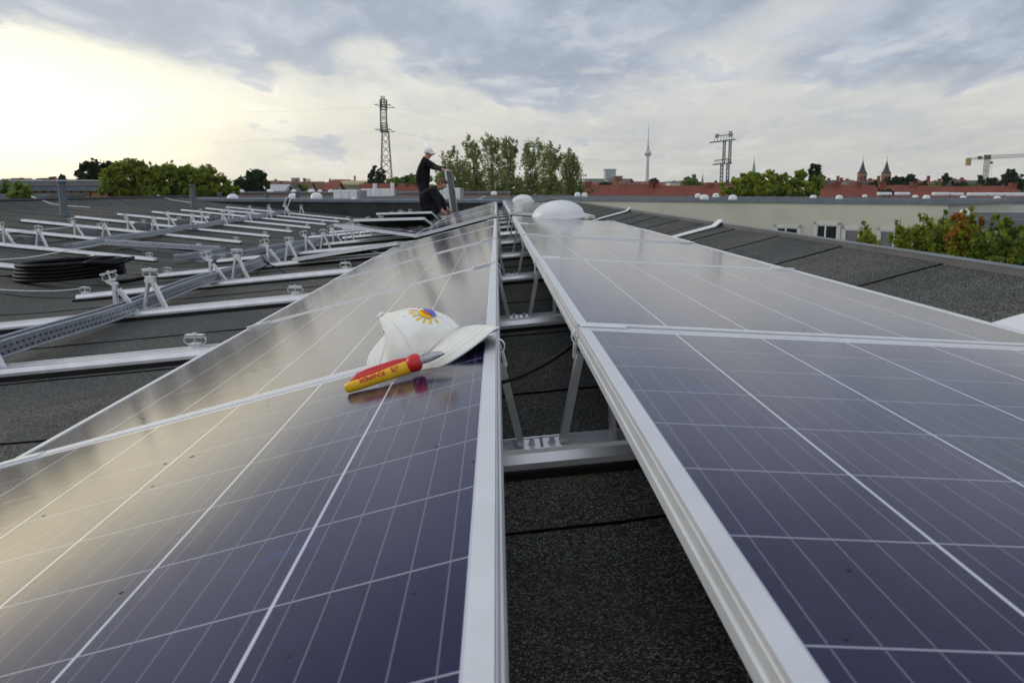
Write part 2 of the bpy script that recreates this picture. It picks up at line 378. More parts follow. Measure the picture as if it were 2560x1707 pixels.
# ------------------------------------------------------------------ solar panels
def panel_proto():
    root=empty('solar_panel',(0,0,0))
    o_,zz=[(0,0),(-LIP,0),(-LIP,-.0022),(-.004,-.0075),(-.004,-.032),(-.026,-.0325),(-.026,-TH),(0,-TH),(0,-.0245),(-.0018,-.0235),(-.0018,-.0150),(0,-.014),(0,-.0085),(-.0010,-.008),(-.0010,-.0045),(0,-.004)],0
    mb=MB(); v=[]; n=len(o_)
    for (cx,cy,sx,sy) in ((0,0,-1,-1),(MW,0,1,-1),(MW,MLEN,1,1),(0,MLEN,-1,1)):
        for (o,z) in o_: v.append((cx+sx*o,cy+sy*o,z))
    f=[(c*n+i,c*n+(i+1)%n,((c+1)%4)*n+(i+1)%n,((c+1)%4)*n+i) for c in range(4) for i in range(n)]
    mb.add(v,f); mb.build('frame',MT['frame'],root,local=True)
    g=MB(); g.box((MW/2,MLEN/2,-.0035),(MW-.012,MLEN-.012,.0038)); g.build('glass',MT['glass'],root,local=True)
    bs=MB(); bs.box((MW/2,MLEN/2,-.0065),(MW-.012,MLEN-.012,.0014)); bs.box((MW/2,MLEN-.12,-.018),(.11,.06,.02)); bs.build('backsheet',MT['black_back'],root,local=True)
    return root
AR,AL=R(2.84),R(14.75)
RX,RZ,RY0=.1533,-.2523,1.588-MLEN
LX,LZ,LY0=-.0020,-.2704,1.5986-MLEN
proto=panel_proto(); used=[False]
def new_panel(loc,rot,label,group):
    if not used[0]: p=proto; used[0]=True
    else: p=copy_tree(proto)
    p.location=loc; p.rotation_euler=rot; tag(p,label,'solar panel',group); return p
def right_panel(i,x=RX,z=RZ,lab='',grp=''):
    jit=.0025*math.sin(i*2.3)
    return new_panel((x,RY0+PITCHY*i,z+jit),(0,AR+.002*math.sin(i*1.7),0),lab,grp)
def left_panel(i,x=LX,z=LZ,lab='',grp=''):
    jit=.0025*math.sin(i*2.3+1)
    return new_panel((x,LY0+PITCHY*i+MLEN,z+jit),(0,AL+.002*math.sin(i*1.9),math.pi),lab,grp)
GR,GL='panels of the right row before the white roof light','panels of the left row before the gap'
rl=['right row solar panel nearest the camera, filling the lower right corner','second solar panel of the right row, just beyond the near one, speckled with dirt','third solar panel of the right row, pale with reflected sky','fourth solar panel of the right row, mirroring the white roof light','fifth solar panel of the right row, last one before the white roof light']
ll=['solar panel of the left row nearest the camera, with the pliers lying on it','second solar panel of the left row, with the back of the white cap on it','third solar panel of the left row, beyond the white cap','fourth solar panel of the left row, mirroring the two workers','fifth solar panel of the left row, last one before the gap']
for i in range(5):
    right_panel(i,lab=rl[i],grp=GR); left_panel(i,lab=ll[i],grp=GL)
for i in range(6,12):
    j=i-6
    right_panel(i,lab=('%s solar panel behind the large white roof light, right row'%ORD[j]).capitalize() if 0 else '%s solar panel of the far right block beyond the roof light'%ORD[j],grp='panels of the far right block')
    left_panel(i,lab='%s solar panel of the far left block beside the workers'%ORD[j],grp='panels of the far left block')
# ------------------------------------------------------------------ mounting rails
RT=.054            # rail top above membrane
def rail_part(root,xa,xb,Y,name='rail'):
    mb=MB(); prof=[(-.053,.018),(-.053,.030),(-.042,.046),(-.041,.054),(-.0345,.054),(-.0345,.034),(.0345,.034),(.0345,.054),(.041,.054),(.042,.046),(.053,.030),(.053,.018)]
    m2=MB(); 
    cuts=[xa]+[a for a,_ in PROF if xa<a<xb]+[xb]
    za,zb=zs(xa),zs(xb)
    if xb>0: zb=zs(.9)+(xb-.9)*.095
    n=len(prof)
    v=[(xa,Y+p,za+q) for p,q in prof]+[(xb,Y+p,zb+q) for p,q in prof]
    mb.add(v,[(i,(i+1)%n,n+(i+1)%n,n+i) for i in range(n)]+[tuple(range(n)),tuple(range(n,2*n))])
    mb.build(name,MT['alu'],root)
    m2.add([(xa-.02,Y-.070,za-.006),(xb,Y-.070,zb-.006),(xb,Y+.070,zb-.006),(xa-.02,Y+.070,za-.006),(xa-.02,Y-.066,za+.0175),(xb,Y-.066,zb+.0175),(xb,Y+.070,zb+.0175),(xa-.02,Y+.070,za+.0175)],[(0,1,5,4),(1,2,6,5),(2,3,7,6),(3,0,4,7),(4,5,6,7),(0,3,2,1)])
    m2.build('rubber_mat_and_shade',MT['rubber'],root)  # black mat, made wider and taller to draw the shadow under the rail
    return lambda x: za+(zb-za)*(x-xa)/(xb-xa)+RT
def clamp_hoop(mb,c,w=.085,h=.05,tilt=0,rz=0):
    """module clamp: grooved cap plate held by one bolt between two spring hoops"""
    c=Vector(c); rot=Matrix.Rotation(rz,3,'Z')@Matrix.Rotation(tilt,3,'Y')
    def T(x,y,z): return c+rot@Vector((x,y,z))
    mb.box(T(0,0,h),(w,.034,.005),rot); mb.box(T(0,-.015,h-.004),(w,.004,.012),rot); mb.box(T(0,.015,h-.004),(w,.004,.012),rot)
    mb.tube([T(0,0,-.004),T(0,0,h+.006)],.0045,6); mb.tube([T(0,0,h+.002),T(0,0,h+.009)],.008,6)
    mb.box(T(0,0,.004),(w*.55,.04,.012),rot)
    for s in(-1,1):
        mb.tube([T(s*(.022+.022*math.sin(a)),0,.006+(.016)*(1-math.cos(a))) for a in [math.pi*j/7 for j in range(8)]],.0024,5)
def foot(mb,x0,Y,z0,x1,z1,w=.030):
    d=-1 if x1<x0 else 1
    mb.bar((x0,Y,z0),(x1,Y,z1),w,.0035,(0,1,0)) if 0 else mb.add(*flat((x0,Y,z0),(x1,Y,z1),w,.0035))
def flat(a,b,w,t):
    a=Vector(a); b=Vector(b); d=(b-a).normalized(); y=Vector((0,1,0)); n=d.cross(y).normalized()
    v=[]
    for p in(a,b):
        for sy in(-1,1):
            for sn in(-1,1): v.append(p+y*(sy*w/2)+n*(sn*t/2))
    return v,[(0,1,3,2),(4,6,7,5),(0,4,5,1),(2,3,7,6),(0,2,6,4),(1,5,7,3)]
def strut(root,a,b,w=.030,name='strut',t=.0035):
    mb=MB(); mb.add(*flat(a,b,w,t)); return mb.build(name,MT['alu'],root)
def bolt_plate(root,x,Y,z,slope):
    mb=MB()
    rot=Matrix.Rotation(-math.atan(slope),3,'Y')
    for s in(-1,1):
        c=Vector((x+s*.0195,Y,z-.004+s*.0195*slope)); mb.box(c,(.036,.068,.006),rot,.0015)
        mb.tube([c+Vector((0,0,.002)),c+Vector((0,0,.0045))],.0085,14); mb.tube([c+Vector((0,0,.0045)),c+Vector((0,0,.011))],.0062,6)
        mb.tube([c+Vector((0,0,.011)),c+Vector((0,0,.0155))],.0042,10)
    mb.build('bolt_plate',MT['alu'],root)
def gap_supports(root,Y,zt,near):
    sl=.095; x0=RX-.067; z0=zt(x0)
    bolt_plate(root,x0,Y,z0,sl)
    strut(root,(x0-.038,Y,z0-.012),(LX+.011,Y-.005,LZ-.055),.034,t=.013); strut(root,(x0+.038,Y,z0-.012),(RX+.004,Y-.005,RZ-.052),.034,t=.013)
    strut(root,(LX-.075,Y,zt(LX-.075)-.012),(LX-.004,Y,LZ-.05)); strut(root,(RX+.070,Y,zt(RX+.07)-.012),(RX+.064,Y,RZ-.045),.036,t=.010)
    for (X,Z,A,s) in((RX,RZ,AR,1),(LX,LZ,AL,-1)):
        yb=Y
        mb=MB(); rot=Matrix.Rotation(A*s,3,'Y')
        def T(u,y,z): return Vector((X,yb,Z))+rot@Vector((s*u,y,z))
        mb.box(T(.046,-.006,.0028),(.088,.020,.0045),rot,.001); mb.box(T(.046,.010,.0022),(.088,.010,.0032),rot,.001); mb.box(T(.046,0,-.012),(.088,.012,.022),rot)
        mb.build('clamp',MT['alu'],root)
        mb=MB(); mb.tube([T(-.001-.011*math.sin(a),-.012,-.019+.013*math.cos(a)) for a in [math.pi*j/9*1.15 for j in range(10)]],.0016,6)
        mb.tube([T(-.003,.0,.001),T(-.004,.002,-.030)],.0012,5)
        mb.box(T(-.0035,-.006,-.047),(.008,.012,.030),rot,.002); mb.build('hook',MT['alu'],root)
        mb=MB()
        mb.box(T(MW-.045,-.006,.0028),(.088,.020,.0045),rot,.001); mb.box(T(MW-.045,.010,.0022),(.088,.010,.0032),rot,.001); mb.box(T(MW-.045,0,-.012),(.088,.012,.022),rot)
        mb.build('clamp',MT['alu'],root)
def free_supports(root,Y,zt,x1=-2.19,x2=-1.985,sg=1):
    """two triangular legs waiting for the next double row of panels"""
    for (xv,xd,xt) in((x1,x1+sg*.115,x1-sg*.01),(x2-sg*.045,x2+sg*.08,x2)):
        z=zt(xv)-.01
        tz=z+.172
        if xv==x1:
            strut(root,(xv,Y,z),(xv,Y,tz-.01),.034,t=.019); strut(root,(xd,Y,zt(xd)-.01),(xv+sg*.02,Y,tz-.03),.034,t=.019)
        else:
            strut(root,(xv,Y,z),(xt-sg*.012,Y,tz),.034,t=.014); strut(root,(xd,Y,zt(xd)-.01),(xt+sg*.012,Y,tz),.034,t=.019)
        mb=MB(); mb.box((xt,Y,tz+.004),(.055,.036,.022),Matrix.Rotation((.5 if xv==x1 else -.05)*sg,3,'Y')); clamp_hoop(mb,(xt+(-.01 if xv==x1 else 0)*sg,Y,tz+.018),tilt=(-.25 if xv==x1 else .05)*sg)
        mb.build('clamp',MT['alu'],root)
def low_clamp(root,x,Y,zt,rz=0):
    mb=MB(); z=zt(x); mb.box((x,Y,z-.008),(.055,.038,.012)); clamp_hoop(mb,(x,Y,z+.006),w=.07,h=.042,rz=rz); mb.build('clamp',MT['alu'],root)
GE='long aluminium rails across the right roof slope'
fixes={0:'visible in the gap beside the bolts nearest the camera'}
for k in range(0,12):
    Y=1.60+PITCHY*k; root=empty('mounting_rail',(-1,Y,zs(-1)),'%s aluminium mounting rail crossing under both panel rows, counted from the camera'%ORD[k],'mounting rail',GE)
    zt=rail_part(root,-3.22+.02*math.sin(k*3),1.03,Y)
    if k!=5 or True: gap_supports(root,Y-.004,zt,k==0)
    if k>=1:
        free_supports(root,Y,zt)
    for xx in(-3.16,-1.16) if k!=5 else (-3.16,): low_clamp(root,xx,Y,zt,.08*math.sin(k*5+xx))
GWL='shorter aluminium rails on the left roof slope'
for k in range(4,14):
    Y=1.60+PITCHY*k; n=k-4
    if k==3: lab='short mounting rail beyond the left edge, hidden behind the coil'
    root=empty('mounting_rail',(-5.5,Y,zs(-5.5)),'%s bare aluminium rail on the left roof slope, counted from the camera'%ORD[n],'mounting rail',GWL)
    zt=rail_part(root,-7.2,-3.92,Y)
    free_supports(root,Y,zt,-5.62,-5.22,1); low_clamp(root,-3.99,Y,zt,.15*math.sin(k)); 
    if k>6: low_clamp(root,-6.05,Y,zt)
# ------------------------------------------------------------------ loose panels of the next double row
def panel_axes(p,ex,ey,label,group=None):
    ex=Vector(ex).normalized(); ey=Vector(ey); ey=(ey-ex*ey.dot(ex)).normalized(); ez=ex.cross(ey)
    m=Matrix((ex,ey,ez)).transposed()
    return new_panel(p,m.to_euler(),label,group)
GLP='loose panels laid out for the next row'
panel_axes((-1.87,9.97,-.385),(.97,0,-.125),(0,1,-.045),'solar panel of the unfinished row, tilted down to the right, behind the black struts',GLP)
panel_axes((-1.98,12.0,-.400),(.99,-.02,.026),(-.035,1,-.118),'dark loose solar panel with raised near edge, in front of the crouching worker',GLP)
panel_axes((-2.13,15.4,-.405),(.99,-.02,.026),(-.06,1,-.125),'loose solar panel directly under the arms of the crouching worker',GLP)
panel_axes((-1.90,8.02,-.625),(.97,.03,.150),(-.03,1,-.060),'loose solar panel leaning on the low edge of the left row',GLP)
panel_axes((-.995,19.0,-.55),(-.135,0,.97),(.035,1,0),'solar panel standing upright on its edge, held by the standing worker')
# ------------------------------------------------------------------ roof lights
def skylight(cx,cy,r,h,label):
    root=empty('dome_skylight',(cx,cy,zs(cx)),label,'skylight','white dome skylights on the panel roof')
    rot=Matrix.Rotation(-math.atan(.095),3,'Y'); z0=zs(cx)+.035
    mb=MB(); mb.lathe([(r*.80,-.06),(r*.86,.10)],(cx,cy,z0),36,rot); mb.build('curb',MT['lap'],root,ang=40)
    mb=MB(); mb.lathe([(r*.80,.125),(r*1.02,.125),(r*1.04,.132),(r*1.04,.150),(r*.99,.157),(r*.99,.170),(r*.93,.178)],(cx,cy,z0),48,rot); mb.build('rim',MT['white_plastic'],root,ang=30)
    mb=MB(); mb.lathe([(r*.95*math.cos(a),.17+h*math.sin(a)) for a in [math.pi/2*j/14 for j in range(14)]]+[(.001,.17+h)],(cx,cy,z0),48,rot); mb.build('dome',MT['white_plastic'],root,smooth=True)
    mb=MB()
    for a in(0,.5): 
        d=rot@Vector((r*1.03*math.cos(a-.35),r*1.03*math.sin(a-.35),.125)); mb.box(Vector((cx,cy,z0))+d,(.05,.03,.03),rot,.004)
    mb.build('hinge',MT['alu'],root)
skylight(.665,9.10,.290,.165,'large white dome skylight between the two right panel blocks')
skylight(.66,21.4,.265,.155,'small white dome skylight beyond the far right panels')
# ------------------------------------------------------------------ vent pipes
for (px,py,h,lab) in((161,540,.60,'grey roof vent pipe with flat cap, nearer one at the left'),(484,520,.57,'grey roof vent pipe farther back, right of the leafy hedge')):
    p=onroof(px,py); root=empty('vent_pipe',p,lab,'vent pipe','grey vent pipes on the left slope')
    mb=MB(); mb.lathe([(.078,-.02),(.078,.03),(.062,.06),(.060,h-.03)],p,24); mb.build('pipe',MT['pipe'],root,ang=35)
    mb=MB(); mb.lathe([(.055,h-.04),(.078,h-.03),(.080,h-.004),(.072,h+.008),(.001,h+.010)],p,24); mb.build('cap',MT['pipe'],root,ang=35)
# ------------------------------------------------------------------ concrete blocks on the rails
for (px,py,lab) in((62,606,'concrete block under the foremost struts at the left edge'),(226,585,'concrete block where the cable tray begins, in front of the second left strut pair'),(357,569,'concrete block third from the left on the rails'),(459,560,'concrete block fourth from the left on the rails'),(539,550,'small distant concrete block beside the tray')):
    p=onroof(px,py,.045); mb=MB(); mb.box(p+Vector((0,0,.035)),(.20,.16,.085),Matrix.Rotation(.1*math.sin(px),3,'Z')@Matrix.Rotation(.09,3,'Y'),.008)
    tag(mb.build('concrete_block',MT['concrete']),lab,'concrete block','concrete ballast blocks on the rails')
# ------------------------------------------------------------------ cable trays (perforated galvanised channels)
def slot_mat():
    m,b=newmat('perforated_galvanised_sheet'); t=N('ShaderNodeTexCoord'); s=N('ShaderNodeSeparateXYZ'); L(t.outputs['UV'],s.inputs[0])
    u,v=s.outputs[0],s.outputs[1]
    fu=M('ABSOLUTE',M('SUBTRACT',M('FRACT',M('DIVIDE',u,.05)),.5)); sh=M('ABSOLUTE',M('SUBTRACT',M('FRACT',M('ADD',M('DIVIDE',u,.05),.5)),.5))
    r1=M('MULTIPLY',M('LESS_THAN',fu,.27),M('LESS_THAN',M('ABSOLUTE',M('SUBTRACT',v,.30)),.055)); r2=M('MULTIPLY',M('LESS_THAN',sh,.27),M('LESS_THAN',M('ABSOLUTE',M('SUBTRACT',v,.66)),.055))
    hole=M('MAXIMUM',r1,r2)
    L(MIX(hole,MIX(SM(NOISE(t.outputs['Object'],20,4,.6),.3,.7),(.36,.39,.43),(.48,.51,.55)),(.012,.013,.015)),b.inputs['Base Color'])
    L(M('MULTIPLY',M('SUBTRACT',1,hole),.65),b.inputs['Metallic']); setp(b,rough=.42); return m
MT['slot']=slot_mat()
def tray(pts,w,h,label,z=.0):
    pts=[Vector(p) for p in pts]; root=empty('cable_tray',pts[0],label,'cable tray','perforated steel cable trays')
    mb=MB(); ins=MB(); uv=[]; lip=MB()
    dist=0
    cols=[]
    for i,p in enumerate(pts):
        d=(pts[min(i+1,len(pts)-1)]-pts[max(i-1,0)]); d.z=0; d.normalize(); n=Vector((-d.y,d.x,0))
        if i: dist+=(p-pts[i-1]).length
        cols.append((p,n,dist))
    t=.002
    def side(s,name):
        m=MB(); 
        for (p,n,ds) in cols: m.v+=[tuple(p+n*(s*w/2)),tuple(p+n*(s*w/2)+Vector((0,0,h)))]
        for i in range(len(cols)-1): m.f.append((2*i,2*i+2,2*i+3,2*i+1)); m.m.append(0)
        o=m.build(name,MT['slot'],root,fix=False); ul=o.data.uv_layers.new(name='UVMap')
        for po in o.data.polygons:
            for li in po.loop_indices:
                vi=o.data.loops[li].vertex_index; ul.data[li].uv=(cols[vi//2][2],vi%2)
        md=o.modifiers.new('s','SOLIDIFY'); md.thickness=t; md.offset=0
    side(-1,'side_wall'); side(1,'side_wall')
    m=MB()
    for (p,n,ds) in cols: m.v+=[tuple(p-n*w/2+Vector((0,0,.002))),tuple(p+n*w/2+Vector((0,0,.002)))]
    for i in range(len(cols)-1): m.f.append((2*i,2*i+1,2*i+3,2*i+2)); m.m.append(0)
    m.build('floor',MT['galv'],root,fix=False)
    m=MB()
    for s in(-1,1):
        m.tube([p+n*(s*(w/2-.003))+Vector((0,0,h)) for (p,n,ds) in cols],.0048,6); m.tube([p+n*(s*(w/2+.001))+Vector((0,0,.005)) for (p,n,ds) in cols],.004,6)
    m.build('rolled_edge',MT['galv'],root,ang=50)
def tp(x,y,h=.05): return (x,y,zs(x)+h)
def seg(a,b,n=12,h=.05,wob=.01):
    return [(lambda x,y:(x,y,zs(x)+h+wob*math.sin(y*2.3)))(a[0]+(b[0]-a[0])*i/n,a[1]+(b[1]-a[1])*i/n) for i in range(n+1)]
tray(seg((-2.02,2.6),(-2.40,12.6),26),.070,.070,'long perforated cable tray running through the struts of the right roof slope')
tray(seg((-4.93,10.0),(-5.62,23.6),30),.10,.06,'long perforated cable tray running through the struts of the left roof slope')
tray(seg((-4.85,10.75),(-3.62,11.35),10,.06,.0),.085,.06,'short perforated tray lying along a rail at the roof valley')
tray(seg((-3.58,11.30),(-3.66,9.9),8,.05,.0),.085,.055,'short tray piece bending towards the camera at the valley')
tray(seg((-3.36,9.75),(-2.30,12.7),10,.05,.004),.085,.055,'straight tray piece joining the valley and the long right tray')
mb=MB(); p=onroof(456,639); mb.box(p+Vector((0,0,.01)),(.20,.10,.012)); tag(mb.build('steel_plate',MT['galv']),'small loose steel plate under the tray corner at the valley','plate')
# ------------------------------------------------------------------ coil of black conduit
c=onroof(180,705); cx,cy=c.x,c.y; c.z=zs(c.x-.3)-.0
mb=MB(); rng=random.Random(4); pts=[]
turns=13
for i in range(turns*36+1):
    a=2*math.pi*i/36; k=i/36; lay=int(k)%5; ring=int(k)//5
    tt=(k%1)
    lz=(lay+min(1,max(0,(tt-.8)*5)) if lay<4 else lay) *.031
    if ring%2: lz=.124-lz
    rr=.405-.036*ring+.010*math.sin(a*2+lay)+.008*noise.noise(Vector((k*.7,a,0)))
    pts.append(Vector((cx+rr*math.cos(a)*1.08,cy+rr*math.sin(a)*1.12,c.z+.030+lz+.085*rr*math.cos(a)*.2+.012*math.cos(a))))
mb.tube(pts,.0165,8); 
mb.tube([Vector((cx+.36+.10*math.cos(a)*1.6,cy-.02+.36*math.sin(a),c.z+.165+.01*math.sin(3*a))) for a in [2*math.pi*j/30 for j in range(31)]],.017,8)
lead=[pts[-1],Vector((cx+.62,cy-.25,zs(cx+.62)+.05)),Vector((cx+.95,cy-.05,zs(cx+.95)+.03)),Vector((cx+1.35,cy+.10,zs(cx+1.35)+.02))]
root=empty('conduit_coil',(cx,cy,c.z),'thick coil of black plastic conduit lying in the roof valley','coil')
mb.build('coil',MT['cable'],root,smooth=True,fix=False)
mb=MB(); mb.tube([onroof(x,y,.02) for x,y in((297,705),(320,702),(345,697),(372,694))],.017,8); mb.build('loose_end',MT['cable'],root,smooth=True)
for (px,py,l,a,lab) in((197,654,.17,-.35,'flat aluminium offcut lying behind the coil'),(227,657,.09,1.4,'short aluminium piece standing up behind the coil')):
    p=onroof(px,py); mb=MB(); mb.bar(p+Vector((0,0,.03)),p+Vector((l*math.cos(a),.02,.03+l*.5*abs(math.sin(a)))),.034,.012); mb.bar(p+Vector((0,0,.038)),p+Vector((l*math.cos(a),.02,.038+l*.5*abs(math.sin(a)))),.012,.008); tag(mb.build('aluminium_offcut',MT['alu']),lab,'metal piece')
# ------------------------------------------------------------------ cords and cables
def spline(ps,n=8):
    ps=[Vector(p) for p in ps]; ps=[ps[0]*2-ps[1]]+ps+[ps[-1]*2-ps[-2]]; out=[]
    for i in range(1,len(ps)-2):
        a,b,c_,d=ps[i-1:i+3]
        for k in range(n):
            t=k/n; out.append(.5*((2*b)+(c_-a)*t+(2*a-5*b+4*c_-d)*t*t+(3*b-a-3*c_+d)*t**3))
    out.append(ps[-2]); return out
def cable(name,px,h,r,m,label,cat,group=None):
    mb=MB(); mb.tube(spline([onroof(x,y,h if not isinstance(h,list) else h[i]) for i,(x,y) in enumerate(px)]),r,7)
    return tag(mb.build(name,m,smooth=True),label,cat,group)
cable('white_cord',[(-20,723),(60,727),(140,727),(200,722),(225,718)],.02,.0045,MT['white_plastic'],'thin pale cord running left from the clamp beside the coil','cord')
cable('white_cord',[(-20,650),(70,644),(160,628),(290,604),(330,597)],[.02,.03,.07,.06,.05],.0055,MT['white_plastic'],'thin pale cord crossing over the foremost left rail','cord')
cable('white_cord',[(-20,584),(80,577),(150,570),(210,564)],.06,.0055,MT['white_plastic'],'thin pale cord over the rail with the first block at the far left','cord')
cable('black_cable',[(-10,617),(20,612),(40,600),(60,590)],[.02,.02,.1,.1],.006,MT['cable'],'black cable looping over the foremost block at the left edge','cable')
cable('black_cable',[(60,600),(110,607),(160,603),(200,590),(215,580)],.02,.007,MT['cable'],'pair of black cables between the first two left rails','cable')
cable('black_cable',[(-10,690),(15,690),(32,689)],.012,.006,MT['cable'],'short black cable end left of the coil','cable')
cable('black_cable',[(300,624),(325,622),(350,630)],.012,.006,MT['cable'],'short curved black cable behind the coil','cable')
cable('black_cable',[(640,685),(655,670),(672,660),(660,648),(652,636),(662,655),(690,668),(712,682)],[.01,.05,.14,.16,.17,.16,.06,.01],.006,MT['cable'],'black cable hanging over the long tray between the struts','cable')
cable('black_cable',[(845,665),(860,663),(890,663),(915,665)],.012,.007,MT['cable'],'black cable with connector lying beside the left row','cable')
# cable in the gap between the rows
mb=MB(); mb.tube(spline([Vector((.008,1.49,-.338)),Vector((.05,1.55,-.337)),Vector((.10,1.62,-.327)),Vector((.15,1.69,-.309)),Vector((.20,1.76,-.295))]),.0036,8)
root=empty('panel_cable',(.1,1.6,-.42),'black panel cable hanging across the gap between the rows','cable')
mb.build('cable',MT['cable'],root,smooth=True)
# flat ribbed covers over the right roof edge
for (Y,lab) in((2.13,'white ribbed cover strip at the right edge of the photo'),(6.35,'white cover strip crossing the right roof edge beside the third right panel'),(10.7,'white cover strip crossing the right roof edge beyond the first one')):
    mb=MB(); w=.065 if Y>3 else .08; prof=[(-w,0),(-w,.007),(-w*.75,.011),(-w*.55,.006),(-w*.4,.011),(-w*.12,.011),(0,.006),(w*.12,.011),(w*.4,.011),(w*.55,.006),(w*.75,.011),(w,.007),(w,0)]
    xs_=[1.0,1.15,1.3,1.36,1.45,1.55,1.60,1.625,1.65]; rows=[]
    for i,xx in enumerate(xs_):
        zz=zs(xx)+.012+(.0 if xx<1.6 else (xx-1.6)*.6); yy=Y+(.10*(max(0,1.36-xx)/.36)**1.5*-1.0)
        rows.append([(xx,yy+p,zz+q) for p,q in prof])
    n=len(prof); v=[q for r_ in rows for q in r_]
    mb.add(v,[(j*n+i,(j+1)*n+i,(j+1)*n+i+1,j*n+i+1) for j in range(len(rows)-1) for i in range(n-1)]+[tuple(range(n)),tuple(range((len(rows)-1)*n,len(rows)*n))])
    tag(mb.build('cover_strip',MT['white_plastic']),lab,'cover strip','white strips over the roof edges')
for (px,lab) in(([(79,492),(127,509),(155,514),(224,519)],'thin white strip on the left roof edge, near the first vent pipe'),([(393,488.5),(428,500),(445,502),(478,507)],'thin white strip on the left roof edge, near the second vent pipe')):
    mb=MB(); mb.tube([onroof(x,y,.012) for x,y in px],.012,6); tag(mb.build('cover_strip',MT['white_plastic']),lab,'cover strip','white strips over the roof edges')
# ------------------------------------------------------------------ white cap
def onleft(px,py,h=0):
    n=Vector((-math.sin(AL),0,math.cos(AL))); o=Vector((LX,0,LZ))+n*h; d=ray(px,py); return d*(o.dot(n)/d.dot(n))
def cloth_mat():
    m,b=newmat('white_cotton_twill'); t=N('ShaderNodeTexCoord'); g=t.outputs['Object']
    n=NOISE(g,16,4,.6); c=MIX(SM(n,.34,.70),(.86,.865,.85),(.78,.77,.68))
    L(c,b.inputs['Base Color']); setp(b,rough=.9,spec=.15)
    b.inputs['Sheen Weight'].default_value=.25
    w=N('ShaderNodeTexWave'); w.inputs['Scale'].default_value=420; w.bands_direction='DIAGONAL'; L(g,w.inputs['Vector'])
    bn=N('ShaderNodeBump'); bn.inputs['Strength'].default_value=.12; bn.inputs['Distance'].default_value=.0005; L(w.outputs['Fac'],bn.inputs['Height'])
    bn2=N('ShaderNodeBump'); bn2.inputs['Strength'].default_value=.5; bn2.inputs['Distance'].default_value=.006; L(NOISE(g,28,4,.6),bn2.inputs['Height']); L(bn.outputs[0],bn2.inputs['Normal'])
    L(bn2.outputs[0],b.inputs['Normal']); return m
MT['cloth']=cloth_mat()
MT['cloth_dark']=mat('cap_underside',(.10,.10,.105),.9,0,.1)
MT['thread']=mat('cap_stitching',(.60,.58,.50),.9,0,.1)
capo=Vector((-.141,1.553,-.3077)); CROT=Matrix.Rotation(-AL,3,'Y')@Matrix.Rotation(R(-28),3,'Z')@Matrix.Rotation(R(3),3,'X')
cap_root=empty('baseball_cap',capo,'white baseball cap with a yellow sun emblem, lying on the left panel row','cap')
def CT(v): return capo+CROT@Vector(v)
CA,CB,CH=.090,.082,.094
def crown(phi,t,off=0):
    c_,s_=math.cos(phi),math.sin(phi)
    r=math.cos(t*math.pi/2)**(.78+.22*max(0,c_)) if t<1 else 0
    back=max(0,-c_)
    x=CA*c_*r*(1+.22*back*back); y=CB*s_*r; z=CH*math.sin(t*math.pi/2)**(1.05+.15*max(0,c_))
    # stiff front panels keep their height, the soft back has sunk in and forward
    x-=.056*t*t
    fold=1/(1+math.exp(-(abs(((phi+math.pi)%(2*math.pi))-math.pi)-1.85)*9))
    x+=back*(.030*math.exp(-((t-.74)/.16)**2)-.016*math.exp(-((t-.28)/.22)**2))
    f=noise.noise(Vector((phi*2.4,t*2.2,3)))*.022+noise.noise(Vector((phi*6,t*4,9)))*.010
    z=z*(1-.34*fold*(1-t**3)*math.sin(math.pi*min(1,t*1.1))**.5)
    x+=fold*(.022*math.sin(math.pi*t))*1; y*=1-.10*fold*math.sin(math.pi*t)
    x+=f*fold*math.sin(math.pi*min(t+.12,1)); z+=f*fold*math.sin(math.pi*t)+(.0040*noise.noise(Vector((phi*2.2,t*3,0)))+.0016*noise.noise(Vector((phi*6,t*7,5))))*math.sin(math.pi*min(1,t+.1))
    z+=.041*max(0,(c_-.31)/.69)*(1-t)
    z-=.010*math.exp(-((abs(((phi+math.pi)%(2*math.pi))-math.pi)-1.75)/.22)**2)*math.sin(math.pi*t)*1.3
    p=Vector((x,y,z))
    if off:
        e=1e-3; a=crown(phi+e,t)-crown(phi-e,t); b_=crown(phi,min(.999,t+e))-crown(phi,t-e); n=a.cross(b_).normalized(); p=p+n*off
    return p
mb=MB(); mb.grid(96,40,lambda u,v: CT(crown(u*2*math.pi,min(v,.999))),cu=True)
o=mb.build('crown',MT['cloth'],cap_root,smooth=True,fix=False); md=o.modifiers.new('s','SOLIDIFY'); md.thickness=.0018; md.offset=-1
def visor(s,t):
    phi=s*R(72); x0=CA*math.cos(phi); y0=CB*math.sin(phi); z0=.041*max(0,(math.cos(phi)-.31)/.69)+.0012
    ext=.076*math.cos(s*math.pi/2*.90)**.33
    y=y0*(1+.24*t); x=x0+ext*t
    z1=.031*(1-min(1,abs(y)/.099)**1.8)+.0005
    return Vector((x,y,z0+(z1-z0)*t+.005*math.sin(math.pi*t)))
mb=MB(); mb.grid(60,16,lambda u,v: CT(visor(1-u*2,v)))
o=mb.build('visor',[MT['cloth'],MT['cloth_dark']],cap_root,smooth=True,fix=False); md=o.modifiers.new('s','SOLIDIFY'); md.thickness=.0032; md.offset=-1; md.material_offset=1; md.material_offset_rim=0
for t in(.18,.34,.50,.66,.82):
    mb=MB(); mb.tube([CT(visor(s/20,t)+Vector((0,0,.0001))) for s in range(-18,19)],.00030,4); mb.build('stitching',MT['thread'],cap_root,fix=False)
mb=MB(); mb.tube([CT(visor(s/24,1.0)+Vector((0,0,-.0012))) for s in range(-24,25)],.0024,8); mb.build('visor_edge',MT['cloth'],cap_root,smooth=True,fix=False)
